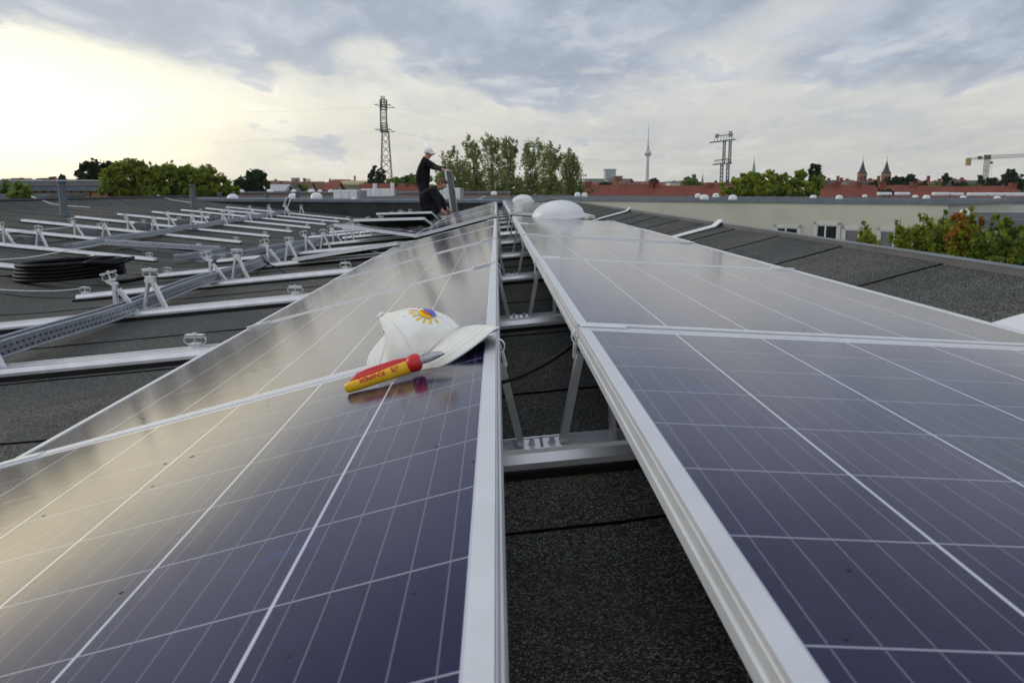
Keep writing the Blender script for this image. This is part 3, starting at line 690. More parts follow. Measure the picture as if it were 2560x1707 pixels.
for ph in(R(0),R(62),R(-62),R(118),R(-118),R(180)):
    mb=MB(); mb.tube([CT(crown(ph,t/26,.0002)) for t in range(1,26)],.0004,4); mb.build('seam',MT['thread'],cap_root,fix=False)
mb=MB(); mb.tube([CT(crown(p/30*R(76),.03,.0006)) for p in range(-30,31)],.0009,4); mb.build('seam',MT['thread'],cap_root,fix=False)
mb=MB(); bp=crown(0,.999); mb.lathe([(.0075,-.001),(.0085,.002),(.006,.0048),(.0005,.0055)],CT(bp),16,CROT@Matrix.Rotation(-.5,3,'Y')); mb.build('button',MT['cloth'],cap_root,smooth=True)
for ph in(R(-34),R(34),R(-90)):
    mb=MB(); c0=crown(ph,.66,.0006); a=(crown(ph+.02,.66)-c0).normalized(); b_=(crown(ph,.68)-c0).normalized()
    mb.tube([CT(c0+a*(.0035*math.cos(q))+b_*(.0035*math.sin(q))) for q in [2*math.pi*j/14 for j in range(15)]],.0008,5); ey=mb.build('eyelet',MT['cloth'],cap_root,smooth=True)
    mb=MB(); mb.add([CT(c0+a*(.0022*math.cos(q))+b_*(.0022*math.sin(q))) for q in [2*math.pi*j/10 for j in range(10)]],[tuple(range(10))]); mb.build('eyelet_hole',MT['rubber'],ey)
# emblem: yellow-orange half sun with rays and a blue oval
MT['em_y']=mat('emblem_yellow',(.86,.55,.02),.7,0,.2,var=.05); MT['em_o']=mat('emblem_orange',(.72,.17,.02),.7,0,.2,var=.05); MT['em_b']=mat('emblem_blue',(.13,.20,.58),.7,0,.2,var=.25,vscale=160); MT['em_w']=mat('emblem_white',(.8,.8,.8),.7,0,.2)
EC=(R(-4),.50)
def EM(a,b,o=.0009):   # a: metres sideways (towards the camera side negative), b: metres up the crown
    return CT(crown(EC[0]+a/.055,EC[1]+b/.125,o))
def patch(name,poly,m,o=.0009):
    ca=sum(p[0] for p in poly)/len(poly); cb=sum(p[1] for p in poly)/len(poly); mb=MB(); n=len(poly)
    v=[EM(ca,cb,o)]+[EM(ca+(p[0]-ca)*.5,cb+(p[1]-cb)*.5,o) for p in poly]+[EM(p[0],p[1],o) for p in poly]
    mb.add(v,[(0,1+i,1+(i+1)%n) for i in range(n)]+[(1+i,1+n+i,1+n+(i+1)%n,1+(i+1)%n) for i in range(n)])
    return mb.build(name,m,em,smooth=True,fix=False)
em=MB(); em.add([EM(0,0,.0002),EM(.001,0,.0002),EM(0,.001,.0002)],[(0,1,2)]); em=em.build('emblem',MT['em_y'],cap_root)
SR=.0130; th0=R(62)
half=[(SR*math.cos(th0+math.pi*j/16),SR*math.sin(th0+math.pi*j/16)) for j in range(17)]
patch('sun_disc',half,MT['em_y'])
patch('sun_band',[(SR*.98*math.cos(th0)+0,SR*.98*math.sin(th0)),(SR*.55*math.cos(th0+.9),SR*.55*math.sin(th0+.9)),(SR*.45*math.cos(th0+1.57),SR*.45*math.sin(th0+1.57)),(SR*.55*math.cos(th0+2.2),SR*.55*math.sin(th0+2.2)),(SR*.98*math.cos(th0+math.pi),SR*.98*math.sin(th0+math.pi)),(0,0)],MT['em_o'],.0013)
oc=(.0045*math.cos(th0-math.pi/2),.0045*math.sin(th0-math.pi/2))
patch('blue_oval',[(oc[0]+SR*.95*math.cos(q)*math.cos(th0)-SR*.42*math.sin(q)*math.sin(th0),oc[1]+SR*.95*math.cos(q)*math.sin(th0)+SR*.42*math.sin(q)*math.cos(th0)) for q in [2*math.pi*j/24 for j in range(24)]],MT['em_b'],.0016)
for k in range(9):
    q=th0+math.pi*(k+.0)/8*1.10-.16; a0,a1=SR*1.22,SR*1.95; w=.0019
    d=Vector((math.cos(q),math.sin(q))); n_=Vector((-d.y,d.x))
    patch('sun_ray',[tuple(d*a0-n_*w*.6),tuple(d*a1-n_*w),tuple(d*(a1+.001)),tuple(d*a1+n_*w),tuple(d*a0+n_*w*.6)],MT['em_y'])
# ------------------------------------------------------------------ pliers
MT['ply_y']=mat('yellow_grip',(.80,.47,.01),.42,0,.5,var=.04); MT['ply_r']=mat('red_grip',(.60,.018,.018),.40,0,.5,var=.05); MT['ply_s']=mat('tool_steel',(.48,.49,.51),.33,.9,.5,var=.1,vscale=60)
po=onleft(868,984); PROT=Matrix.Rotation(-AL,3,'Y')@Matrix.Rotation(R(3),3,'Z')@Matrix.Rotation(R(-3.0),3,'Y')
pl=empty('combination_pliers',po,'pliers with yellow and red insulated grips, lying in front of the white cap','pliers')
def PT(v): return po+PROT@Vector(v)
def loft(mb,rows,n=16,e=2.4):
    v=[]
    for (x,y,z,ry,rz) in rows:
        for k in range(n):
            a=2*math.pi*k/n; ca,sa=math.cos(a),math.sin(a)
            v.append(PT((x,y+ry*math.copysign(abs(ca)**(2/e),ca),z+rz*math.copysign(abs(sa)**(2/e),sa))))
    m_=len(rows); mb.add(v,[(j*n+k,j*n+(k+1)%n,(j+1)*n+(k+1)%n,(j+1)*n+k) for j in range(m_-1) for k in range(n)]+[tuple(range(n)),tuple(range((m_-1)*n,m_*n))])
mb=MB(); loft(mb,[(0,-.004,.0100,.003,.004),(.003,-.005,.0100,.0070,.0080),(.010,-.005,.0100,.0080,.0090),(.03,-.006,.0100,.0090,.0092),(.06,-.006,.0104,.0088,.0094),(.09,-.005,.0110,.0085,.0104),(.108,-.004,.0115,.0085,.0112),(.114,-.004,.0115,.0080,.0100)]); g1=mb.build('grip',MT['ply_y'],pl,smooth=True)
mb=MB(); loft(mb,[(.012,.004,.0175,.003,.003),(.02,.004,.0190,.0050,.0038),(.05,.005,.0195,.0058,.0038),(.085,.005,.0198,.0050,.0034),(.10,.004,.018,.004,.003)]); mb.build('grip_stripe',MT['ply_r'],g1,smooth=True)
mb=MB(); loft(mb,[(.016,.032,.0150,.003,.004),(.020,.032,.0165,.0062,.0074),(.05,.032,.0180,.0066,.0072),(.09,.020,.0180,.0072,.0088),(.114,.010,.0155,.0072,.0095)]); mb.build('grip',MT['ply_r'],pl,smooth=True)
mb=MB(); loft(mb,[(.110,.002,.0125,.012,.0105),(.114,.002,.0135,.0165,.0138),(.122,.002,.0140,.0185,.0150),(.130,.002,.0140,.0170,.0140),(.134,.002,.0138,.012,.0105)],e=2.2); mb.build('hand_guard',MT['ply_r'],pl,smooth=True)
mb=MB(); loft(mb,[(.130,.003,.0145,.011,.0065),(.140,.003,.0150,.0125,.0070),(.147,.001,.0150,.0110,.0066),(.158,-.002,.0150,.0072,.0054),(.170,-.004,.0148,.0030,.0034),(.176,-.005,.0145,.0010,.0016)],n=12,e=4); mb.build('jaw',MT['ply_s'],pl,ang=35)
mb=MB(); loft(mb,[(.136,.012,.0155,.006,.0060),(.147,.012,.0165,.0070,.0056),(.158,.009,.0165,.0050,.0044),(.171,.005,.0160,.0018,.0022)],n=12,e=4); mb.build('jaw',MT['ply_s'],pl,ang=35)
mb=MB(); mb.lathe([(.0062,0),(.0062,.0025),(.005,.0035),(.0003,.0036)],PT((.144,.002,.0212)),18,PROT); mb.build('pivot',MT['ply_s'],pl,ang=35)
def text_mesh(body,size,name,m,parent,T,bold=.0):
    cu=bpy.data.curves.new('t','FONT'); cu.body=body; cu.size=size; cu.extrude=.0002; cu.offset=bold; cu.align_x='CENTER'; cu.align_y='CENTER'
    to=bpy.data.objects.new('t',cu); S.collection.objects.link(to); dg=bpy.context.evaluated_depsgraph_get(); me=bpy.data.meshes.new_from_object(to.evaluated_get(dg)); bpy.data.objects.remove(to)
    mb=MB(); mb.add([T(v.co) for v in me.vertices],[tuple(p.vertices) for p in me.polygons]); return mb.build(name,m,parent)
# lettering runs upside down along the front of the yellow grip
def TT(cx,sx=1,sy=1):
    def f(v):
        x=cx-v.x*sx; q=.20+(-v.y*sy)/.0105   # angle round the grip
        a=math.pi+.0 -(.62+q*1.0-.2)
        yy=-.0058+ (.0095)*math.cos(math.pi-( .62-v.y*sy*-1/.0100)); 
        th=R(143)+(v.y*sy)/.0100
        return PT((x,-.0058+(.0105+v.z)*math.cos(th),.0104+(.0112+v.z)*math.sin(th)))
    return f
text_mesh('KNIPEX',.0118,'lettering',MT['ply_r'],g1,TT(.0505,1.12,.84),.00035)
tri=MB(); 
def trib(pts,w=.0011):
    f=TT(.0905)
    for (a,b) in zip(pts,pts[1:]):
        a=Vector((*a,0)); b=Vector((*b,0)); d=(b-a).normalized(); n=Vector((-d.y,d.x,0))*w/2
        tri.add([f(a-n+Vector((0,0,.0003))),f(a+n+Vector((0,0,.0003))),f(b+n+Vector((0,0,.0003))),f(b-n+Vector((0,0,.0003)))],[(0,1,2,3)])
trib([(-.0065,-.0045),(.0065,-.0045),(0,.005),(-.0065,-.0045)]); trib([(-.003,-.0030),(.0065,.0035)]); trib([(.003,.0042),(.0072,-.003)])
tri.build('triangle_mark',MT['ply_r'],g1,fix=False)
# ------------------------------------------------------------------ workers
MT['skin']=mat('skin',(.42,.22,.15),.55,0,.4,var=.1); MT['black_clothes']=mat('black_work_clothes',(.010,.010,.012),.85,0,.2,var=.3,vscale=9,bump=.4,bscale=20)
MT['trousers']=mat('dark_trousers',(.016,.016,.020),.85,0,.2,var=.3,vscale=9,bump=.4,bscale=20); MT['hair']=mat('light_brown_hair',(.11,.065,.035),.8,0,.3,var=.3,vscale=40); MT['shoe']=mat('work_shoe',(.03,.025,.02),.6,0,.4)
def person(root,J,bones,rad,mats_fn,levels=2):
    names=list(J); idx={n:i for i,n in enumerate(names)}
    me=bpy.data.meshes.new('b'); me.from_pydata([tuple(J[n]) for n in names],[(idx[a],idx[b]) for a,b in bones],[]); me.update()
    o=bpy.data.objects.new('b',me); S.collection.objects.link(o)
    sk=o.modifiers.new('skin','SKIN'); sk.use_smooth_shade=True
    for n in names:
        d=me.skin_vertices[0].data[idx[n]]; r=rad[n]; d.radius=(r if isinstance(r,tuple) else (r,r)); d.use_root=(n=='pelvis')
    ss=o.modifiers.new('sub','SUBSURF'); ss.levels=levels; ss.render_levels=levels
    dg=bpy.context.evaluated_depsgraph_get(); dg.update(); m2=bpy.data.meshes.new_from_object(o.evaluated_get(dg)); bpy.data.objects.remove(o)
    off=root.location
    for v in m2.vertices: v.co-=off
    m2.materials.clear()
    for m in(MT['black_clothes'],MT['skin'],MT['trousers'],MT['shoe']): m2.materials.append(m)
    for p in m2.polygons: p.material_index=mats_fn(p.center+off); p.use_smooth=True
    b=bpy.data.objects.new('body',m2); S.collection.objects.link(b); b.parent=root; return b
def hand(J,B,Rd,side,w,d,curl):
    """palm, four fingers and a thumb; w wrist point, d direction of the hand, curl direction the fingers bend to"""
    w=Vector(w); d=Vector(d).normalized(); c=Vector(curl); c=(c-d*c.dot(d)).normalized(); s=d.cross(c)
    J['palm'+side]=w+d*.05; Rd['palm'+side]=(.034,.016); B.append(('wrist'+side,'palm'+side))
    for i,(o,l) in enumerate(((-.030,.070),(-.010,.080),(.011,.075),(.030,.060))):
        a,b_,e='f%d0%s'%(i,side),'f%d1%s'%(i,side),'f%d2%s'%(i,side)
        J[a]=w+d*.092+s*o; J[b_]=J[a]+(d*.75+c*.55).normalized()*l*.55; J[e]=J[b_]+(d*.15+c).normalized()*l*.45
        Rd[a]=.0095; Rd[b_]=.0088; Rd[e]=.007; B+= [('palm'+side,a),(a,b_),(b_,e)]
    a,b_='t0'+side,'t1'+side; J[a]=w+d*.035+s*-.045+c*.02; J[b_]=J[a]+(d*.5+c*.8).normalized()*.045; Rd[a]=.011; Rd[b_]=.009; B+=[('palm'+side,a),(a,b_)]
def worker(label,J,Rd,gaze,cap,skinpts):
    B=[('pelvis','waist'),('waist','chest'),('chest','neck'),('neck','jaw'),('jaw','face'),('face','skull')]
    for s in('L','R'): B+=[('chest','sh'+s),('sh'+s,'el'+s),('el'+s,'wrist'+s),('pelvis','hip'+s),('hip'+s,'knee'+s),('knee'+s,'ank'+s),('ank'+s,'toe'+s)]
    J={k:Vector(v) for k,v in J.items()}
    for s in('L','R'): hand(J,B,Rd,s,J['wrist'+s],J['hd'+s]-J['wrist'+s],J['cu'+s])
    for k in('hdL','hdR','cuL','cuR'): J.pop(k)
    # nose as a small branch of the face
    g=Vector(gaze).normalized(); J['nose']=J['face']+g*.105; Rd['nose']=.013; B.append(('face','nose'))
    foot_=(J['ankL']+J['ankR'])/2; foot_.z=min(J['ankL'].z,J['ankR'].z)-.08
    root=empty('person',foot_,label,'person')
    hc=J['face']; wr=[J['wristL'],J['wristR']]; nk=J['neck']; wz=J['pelvis'].z
    up=(J['skull']-J['jaw']).normalized()
    def mf(p):
        if (p-hc).length<.155 or ((p-hc).dot(up)>-.13 and (p-hc).length<.22 and (p-nk).dot(up)>.035): return 1
        for w,dv in zip(wr,skinpts['hd']):
            if (p-w).dot(dv)>0.0 and (p-w).length<.22: return 1
        for (q,r) in skinpts.get('extra',[]):
            if (p-Vector(q)).length<r: return 1
        for k in('ankL','ankR'):
            if (p-J[k]).length<.16 and p.z<J[k].z+.03: return 3
        if (p-J['chest']).dot((J['pelvis']-J['chest']).normalized())>(J['pelvis']-J['chest']).length-.03: return 2
        if min((p-J['kneeL']).length,(p-J['kneeR']).length)<.17: return 2
        return 0
    body=person(root,J,B,Rd,mf)
    sx=up.cross(g).normalized(); g2=sx.cross(up).normalized() if sx.cross(up).dot(g)>0 else -sx.cross(up).normalized()
    rot=Matrix((g2,up.cross(g2),up)).transposed()
    # eyes, ears, mouth
    for s in(-1,1):
        mb=MB(); mb.lathe([(.001,-.012),(.010,-.006),(.012,0),(.010,.006),(.001,.012)],hc+rot@Vector((.088,s*.032,.02)),8); mb.build('eye',MT['shoe'],body)
        mb=MB(); mb.lathe([(.001,-.03),(.014,-.02),(.018,0),(.012,.022),(.001,.032)],hc+rot@Vector((-.005,s*.092,-.002)),8,rot); mb.build('ear',MT['skin'],body,smooth=True)
    mb=MB(); mb.box(hc+rot@Vector((.095,0,-.055)),(.008,.045,.008),rot,.002); mb.build('mouth',mat('lips',(.30,.12,.09)),body)
    if cap:
        cp=MB(); c0=hc+rot@Vector((-.012,0,.035)); cp.lathe([(.104,-.03),(.107,0),(.100,.042),(.074,.078),(.034,.097),(.001,.101)],c0,20,rot)
        hat=cp.build('cap',MT['cloth'],root,smooth=True)
        v=MB(); v.grid(12,4,lambda a,b: c0+rot@Vector((.100*math.cos((a-.5)*2.0)+.075*b*math.cos((a-.5)*2.4),.105*math.sin((a-.5)*2.0)*(1-.1*b),-.012-.03*b-.05*((a-.5)*2)**2*.5)))
        vo=v.build('visor',MT['cloth'],hat,smooth=True); md=vo.modifiers.new('s','SOLIDIFY'); md.thickness=.004
    else:
        h=MB()
        def hf(u,v):
            a=u*2*math.pi; t=v*math.pi*.60; r=.112+.006*noise.noise(Vector((a*3,t*5,1)))
            fr=max(0,math.cos(a)); t2=t*(1-.35*fr); return hc+rot@Vector((-.014+r*math.sin(t2)*math.cos(a),.92*r*math.sin(t2)*math.sin(a),.018+r*math.cos(t2)))
        h.grid(28,12,hf,cu=True); h.build('hair',MT['hair'],root,smooth=True)
    return root
def pt(px,py,Y): return at(px,py,Y)
Y=20.0
rz=zs(-1.7)
RD=dict(pelvis=(.19,.20),waist=(.20,.20),chest=(.23,.235),neck=.085,jaw=(.070,.068),face=(.088,.082),skull=(.088,.080),
 shL=.105,shR=.105,elL=.072,elR=.072,wristL=.040,wristR=.040,hipL=.125,hipR=.125,kneeL=.085,kneeR=.085,ankL=.048,ankR=.048,toeL=.038,toeR=.038)
hb=Vector((-1.66,Y,0))
J=dict(pelvis=hb+Vector((-.02,0,.14)),waist=hb+Vector((-.03,0,.32)),chest=hb+Vector((.01,0,.55)),neck=hb+Vector((.075,0,.70)),jaw=hb+Vector((.115,-.01,.750)),face=hb+Vector((.130,-.01,.81)),skull=hb+Vector((.110,0,.875)),
 shL=hb+Vector((.06,.17,.62)),shR=hb+Vector((.06,-.17,.62)),elL=hb+Vector((.27,.10,.50)),elR=hb+Vector((.24,-.20,.50)),wristL=Vector((-1.13,19.75,.445)),wristR=Vector((-1.20,19.28,.440)),
 hdL=Vector((-.98,19.70,.42)),hdR=Vector((-1.03,19.20,.42)),cuL=Vector((.1,0,-1)),cuR=Vector((.1,0,-1)),
 hipL=hb+Vector((-.01,.09,.08)),hipR=hb+Vector((-.01,-.09,.08)),kneeL=hb+Vector((.08,.12,-.28)),kneeR=hb+Vector((.02,-.12,-.28)),ankL=hb+Vector((-.02,.13,rz+.08)),ankR=hb+Vector((-.08,-.13,rz+.08)),toeL=hb+Vector((.16,.15,rz+.05)),toeR=hb+Vector((.10,-.15,rz+.05)))
worker('man standing in black jacket and white cap, holding the upright solar panel',J,dict(RD),(.78,-.25,-.42),True,{'hd':[Vector((1,0,-.1)),Vector((1,0,-.1))]})
Yc=17.9
def q(px,py,dy=0): return at(px,py,Yc+dy)
rz=zs(-1.5)
J=dict(pelvis=q(1060,511),waist=q(1066,497),chest=q(1080,482),neck=q(1094,468,-.02),jaw=q(1103,467,-.04),face=q(1107,461,-.04),skull=q(1103,455,-.03),
 shL=q(1083,479,.19),shR=q(1083,480,-.19),elL=q(1108,505,.22),elR=q(1096,508,-.24),wristL=q(1116,523,.08),wristR=q(1103,527,-.30),hdL=q(1128,527,.02),hdR=q(1116,531,-.36),cuL=Vector((.3,0,-1)),cuR=Vector((.3,.2,-1)),
 hipL=q(1062,514,.1),hipR=q(1062,514,-.1),kneeL=q(1100,494,.16),kneeR=q(1098,522,-.16),ankL=q(1085,544,.16),ankR=q(1050,549,-.18),toeL=q(1104,547,.18),toeR=q(1030,551,-.18))
worker('man crouching in black pullover, bare brown hair, beside the upright panel',J,dict(RD),(.62,-.35,-.70),False,{'hd':[Vector((1,0,-.3)),Vector((1,0,-.3))],'extra':[]})
# ------------------------------------------------------------------ ground
def ground_mat():
    m,b=newmat('ground_grass_and_paving'); t=N('ShaderNodeTexCoord'); g=t.outputs['Object']
    L(MIX(SM(NOISE(g,.02,6,.6),.42,.58),(.055,.075,.025),(.14,.135,.125)),b.inputs['Base Color']); setp(b,rough=.95,spec=.1); return m
mb=MB(); mb.add([(-14000,-3000,GZ),(14000,-3000,GZ),(14000,16000,GZ),(-14000,16000,GZ)],[(0,1,2,3)])
tag(mb.build('ground',ground_mat()),'flat ground reaching to the horizon',kind='structure')
# ------------------------------------------------------------------ neighbouring flat buildings
MT['flat_roof']=mat('far_bitumen_roof',(.085,.088,.092),.85,0,.3,var=.2,vscale=.3); MT['apricot']=mat('apricot_render',(.42,.27,.17),.85,0,.2,var=.08,vscale=.3); MT['grey_render']=mat('grey_render',(.30,.30,.29),.85,0,.2,var=.08); MT['white_render']=mat('white_render',(.60,.60,.57),.85,0,.2,var=.05)
MT['pink']=mat('rose_render',(.42,.31,.26),.85,0,.2,var=.05); MT['window']=mat('window_glass_dark',(.012,.015,.018),.12,0,.5); MT['blind']=mat('window_blind',(.16,.16,.18),.6,0,.3); MT['redtile']=None
def tile_mat(name,a,b_):
    m,b=newmat(name); t=N('ShaderNodeTexCoord'); g=t.outputs['Object']
    w=N('ShaderNodeTexWave'); w.bands_direction='Z'; w.inputs['Scale'].default_value=1.3; w.inputs['Distortion'].default_value=.6; L(g,w.inputs['Vector'])
    c=MIX(SM(NOISE(g,.25,5,.65),.35,.65),a,b_); L(MIX(M('MULTIPLY',w.outputs['Fac'],.25),c,tuple(x*.6 for x in a)),b.inputs['Base Color']); setp(b,rough=.8,spec=.2); return m
MT['redtile']=tile_mat('red_roof_tiles',(.20,.062,.044),(.26,.082,.057)); MT['browntile']=tile_mat('brown_roof_tiles',(.13,.06,.045),(.20,.09,.06)); MT['darktile']=tile_mat('dark_roof_tiles',(.06,.055,.058),(.09,.08,.08))
def block(name,poly,zt,wall,label,cat='building',roofm=None,par=.22,over=.25,group=None,zrise=0):
    c=Vector((sum(p[0] for p in poly)/len(poly),sum(p[1] for p in poly)/len(poly),GZ)); root=empty(name,c,label,cat,group); n=len(poly)
    mb=MB(); mb.add([(x,y,GZ) for x,y in poly]+[(x,y,zt-par) for x,y in poly],[(i,(i+1)%n,n+(i+1)%n,n+i) for i in range(n)]); mb.build('wall',wall,root)
    cc=Vector((c.x,c.y)); 
    def ex(p,k):
        d=Vector(p)-cc; return cc+d*(1+k/max(1,d.length))
    po=[ex(p,over) for p in poly]; pi=[ex(p,-.15) for p in poly]
    mb=MB(); mb.add([(*p,zt-par) for p in po]+[(*p,zt) for p in po]+[(*p,zt) for p in pi]+[(*p,zt-.1) for p in pi],[(i,(i+1)%n,n+(i+1)%n,n+i) for i in range(n)]+[(n+i,n+(i+1)%n,2*n+(i+1)%n,2*n+i) for i in range(n)]+[(2*n+i,2*n+(i+1)%n,3*n+(i+1)%n,3*n+i) for i in range(n)]+[tuple(range(n))[::-1]])
    mb.build('parapet',MT['zinc'],root)
    mb=MB(); mb.add([(*p,zt-.06) for p in pi],[tuple(range(n))]); mb.build('roof',roofm or MT['flat_roof'],root); return root
def dome(px,py,wpx,Y,label,hr=.30):
    p=at(px,py,Y); r=wpx/2*Y/F_PX*1.0; root=empty('roof_dome',p,label,'skylight','small white roof domes on the neighbouring roofs')
    mb=MB(); mb.lathe([(r*1.05,-.12),(r*1.05,0.0),(r,.02)]+[(r*math.cos(a),.02+2*r*hr*math.sin(a)) for a in [math.pi/2*j/7 for j in range(1,7)]]+[(.001,.02+2*r*hr)],p,20); mb.build('dome',MT['white_plastic'],root,ang=35)
# long cream building across the yard, running away to the left
A=at(2371,501,43); A.z=-.5; B_=Vector((-6,69.5,0)); dirn=(Vector((B_.x-A.x,B_.y-A.y,0))).normalized(); nor=Vector((-dirn.y,dirn.x,0)); nor=-nor if nor.y<0 else nor
cr=block('cream_house',[(A.x,A.y),(B_.x,B_.y),(B_.x+nor.x*13,B_.y+nor.y*13),(A.x+nor.x*13,A.y+nor.y*13)],-.50,MT['cream'],'long cream coloured building with dark roof edge beyond the right parapet',par=.24)
def facade_win(d,top,w,h,kind,lab=None):
    c=A+dirn*d; fn=-nor; z=top
    def Q(a,b,o): return Vector((c.x,c.y,0))+dirn*(-a)+Vector((0,0,z-b))+fn*o
    def bx(a0,a1,b0,b1,o0,o1,name,m,par):
        mb=MB(); v=[Q(a,b,o) for a in(a0,a1) for b in(b0,b1) for o in(o0,o1)]; mb.add(v,[(0,1,3,2),(4,6,7,5),(0,4,5,1),(2,3,7,6),(0,2,6,4),(1,5,7,3)]); return mb.build(name,m,par)
    f=bx(0,w,0,h,.004,.02,'window',MT['window'] if kind!='blind' else MT['blind'],cr)
    for (a0,a1,b0,b1) in((-.16,0,-.16,h),(w,w+.16,-.16,h),(-.16,w+.16,-.16,0)): bx(a0,a1,b0,b1,.0,.07,'surround',MT['white_render'],f)
    for (a0,a1,b0,b1) in((0,.05,0,h),(w-.05,w,0,h),(0,w,0,.05),(w*.42-.04,w*.42+.04,0,h))[:4 if kind!='blind' else 3]: bx(a0,a1,b0,b1,.02,.045,'sash',MT['white_plastic'],f)
def d_of(px,top):   # distance along the facade of a pixel column
    r_=ray(px,500); best=None
    # intersect vertical plane of facade
    t=(A.x*nor.x+A.y*nor.y)/(r_.x*nor.x+r_.y*nor.y); p=r_*t; return (Vector((p.x-A.x,p.y-A.y,0))).dot(dirn)
for (px,w,kind) in((1947,1.25,'x'),(2047,1.15,'two'),(2118,.75,'blind'),(2207,.72,'blind')):
    d=d_of(px,0); facade_win(d,-.5-(1.42 if kind=='two' else 1.62),w,1.3,kind)
for px in (1560,1660,1760): facade_win(d_of(px,0),-.5-1.7,1.1,1.3,'two')
# buildings behind and to the right of it
block('flat_house',[(19,58),(60,46),(62,60),(20,75)],-.62,MT['white_render'],'white flat roofed building at the right edge behind the yard trees',par=.25)
block('flat_house',[(16.4,52),(26,50),(27,60),(17,62)],-.60,MT['pink'],'rose coloured flat building right of the cream one',par=.2)
p=at(2362,528,34)
block('flat_house',[(p.x,34),(p.x+14,29),(p.x+19,40),(p.x+5.6,44)],-1.15,MT['cream'],'low cream wing with dark roof behind the autumn tree',par=.3)
DL=['left dome of the small pair below the right end of the airy trees','right dome of the small pair below the right end of the airy trees','back dome of the cluster below the second lattice pylon, leftmost','wide front dome of the cluster below the second lattice pylon','back dome of the cluster below the second lattice pylon, right one','wide dome in front of the yellow-green bush, left end','dome below the dark narrow poplar','dome on the cream roof just right of the poplar','small dome below the left church spire','dome between the second and third ventilation units','dome at the left of the third ventilation unit','dome below the crane counterweight','dome nearest the right edge on the roofs','large low dome on the dark roof above the orange tree']
for (x,y,w,Yd) in((1444,486,14,50),(1461,487,14,50),(1745,489,14,52),(1761,493.5,20,50),(1790,488.5,15,54),(1832,494,20,50),(2033,493,16,60),(2098,493.5,16,52),(2162,491,12,60),(2288,492.5,14,60),(2316,493.5,17,55),(2408,495,16,55),(2493,496,16,52),(2412,530,22,34.5)):
    dome(x,y,w,Yd,DL.pop(0))
UL=['%s ventilation unit from the left in the whitish row on the far right roof'%w for w in('first','second','third','fourth','fifth','sixth','last')]
for (x0,x1,y0,y1) in((2198,2232,481,489),(2242,2277,481,489),(2336,2375,481,490),(2378,2412,482,490),(2424,2470,482,491),(2474,2512,482,491),(2516,2570,482,492)):
    Yd=62; a=at(x0,y1,Yd); b_=at(x1,y0,Yd); mb=MB(); mb.box(((a.x+b_.x)/2,Yd+.25,(a.z+b_.z)/2),(b_.x-a.x,.5,b_.z-a.z),None,.06); tag(mb.build('roof_unit',MT['white_plastic']),UL.pop(0),'ventilation unit','row of ventilation units on the far right roof')
# flat roofs behind our end wall
block('flat_house',[(-19,31),(-.8,31.5),(-.8,60),(-22,60)],-.42,MT['cream'],'wide flat roofed building directly behind the end wall',par=.2)
block('flat_house',[(-26,72),(1,70),(2,128),(-26,130)],-.20,MT['apricot'],'long apricot building with grey roof beyond the white roof boxes',par=.12)
for (x,y,w,Yd,l) in((582,494,26,38,'white roof dome below the dark round tree'),(733,491,22,42,'white roof dome left of the tilted ladder-like rail'),(791,491,27,40,'white roof dome right of the standing rail frame'),(884,500,14,34,'flat white dome just behind the end wall coping'),(604,479,14,80,'tiny far dome on the apricot building, leftmost'),(675,478,15,80,'tiny far dome on the apricot building, second'),(735,477.5,12,80,'tiny far dome on the apricot building, third'),(779,478.5,17,80,'tiny far dome on the apricot building, fourth'),(800,477.5,10,80,'tiny far dome on the apricot building, fifth'),(827,478.5,13,80,'tiny far dome on the apricot building, rightmost'),(1235,483,14,60,'tiny white dome above the far end of the panel rows')):
    dome(x,y,w,Yd,l)
def crate(x0,x1,y0,y1,Yd,dep,label,ribs=True):
    a=at(x0,y1,Yd); b_=at(x1,y0,Yd); root=empty('roof_box',((a.x+b_.x)/2,Yd,a.z),label,'ventilation unit'); mb=MB(); mb.box(((a.x+b_.x)/2,Yd+dep/2,(a.z+b_.z)/2),(b_.x-a.x,dep,b_.z-a.z),None,.03); mb.build('casing',MT['white_plastic'],root)
    mb=MB()
    for k in(.33,.66): mb.box((a.x+(b_.x-a.x)*k,Yd-.008,(a.z+b_.z)/2),(.02,.016,(b_.z-a.z)*.96))
    mb.build('joint',MT['galv'],root)
    mb=MB()
    for k in range(5): mb.box((b_.x+.06,Yd+dep*(k+.5)/5,(a.z+b_.z)/2),(.12,dep/7,(b_.z-a.z)*.9))
    mb.build('louvre',MT['grey_render'],root)
crate(834,892,475,498,38,2.2,'white roof ventilation box behind the end wall, left one')
crate(903,975,472,492,48,2,'white roof ventilation box right of the first, beside the white posts')
crate(1085,1150,470,499,36,1.2,'white roof box behind the crouching worker')
for (x,y0,y1) in((937,459,482),(981,457,490),(893,490,500)):
    Yd=45; a=at(x,y1,Yd); b_=at(x,y0,Yd); mb=MB(); mb.tube([a,b_],.10,12); tag(mb.build('vent_post',MT['white_plastic']),{937:'white vent post rising from the left end of the second roof box',981:'white vent post at the foot of the lattice pylon',893:'short white vent between the roof boxes'}[x],'vent pipe')
for (x,y0,y1,Yd) in((550,484,496,36),(667,482,496,36),(743,482,496,36)):
    a=at(x,y1,Yd); b_=at(x,y0,Yd); root=mb=MB(); mb.tube([a,b_],.075,10); mb.lathe([(.10,-.02),(.10,.04),(.02,.05)],b_,10); tag(mb.build('vent_pipe',MT['pipe']),{550:'small grey vent pipe left of the far dome under the round tree',667:'small grey vent pipe on the roof behind the wall, middle one',743:'small grey vent pipe beside the standing rail frame'}[x],'vent pipe')
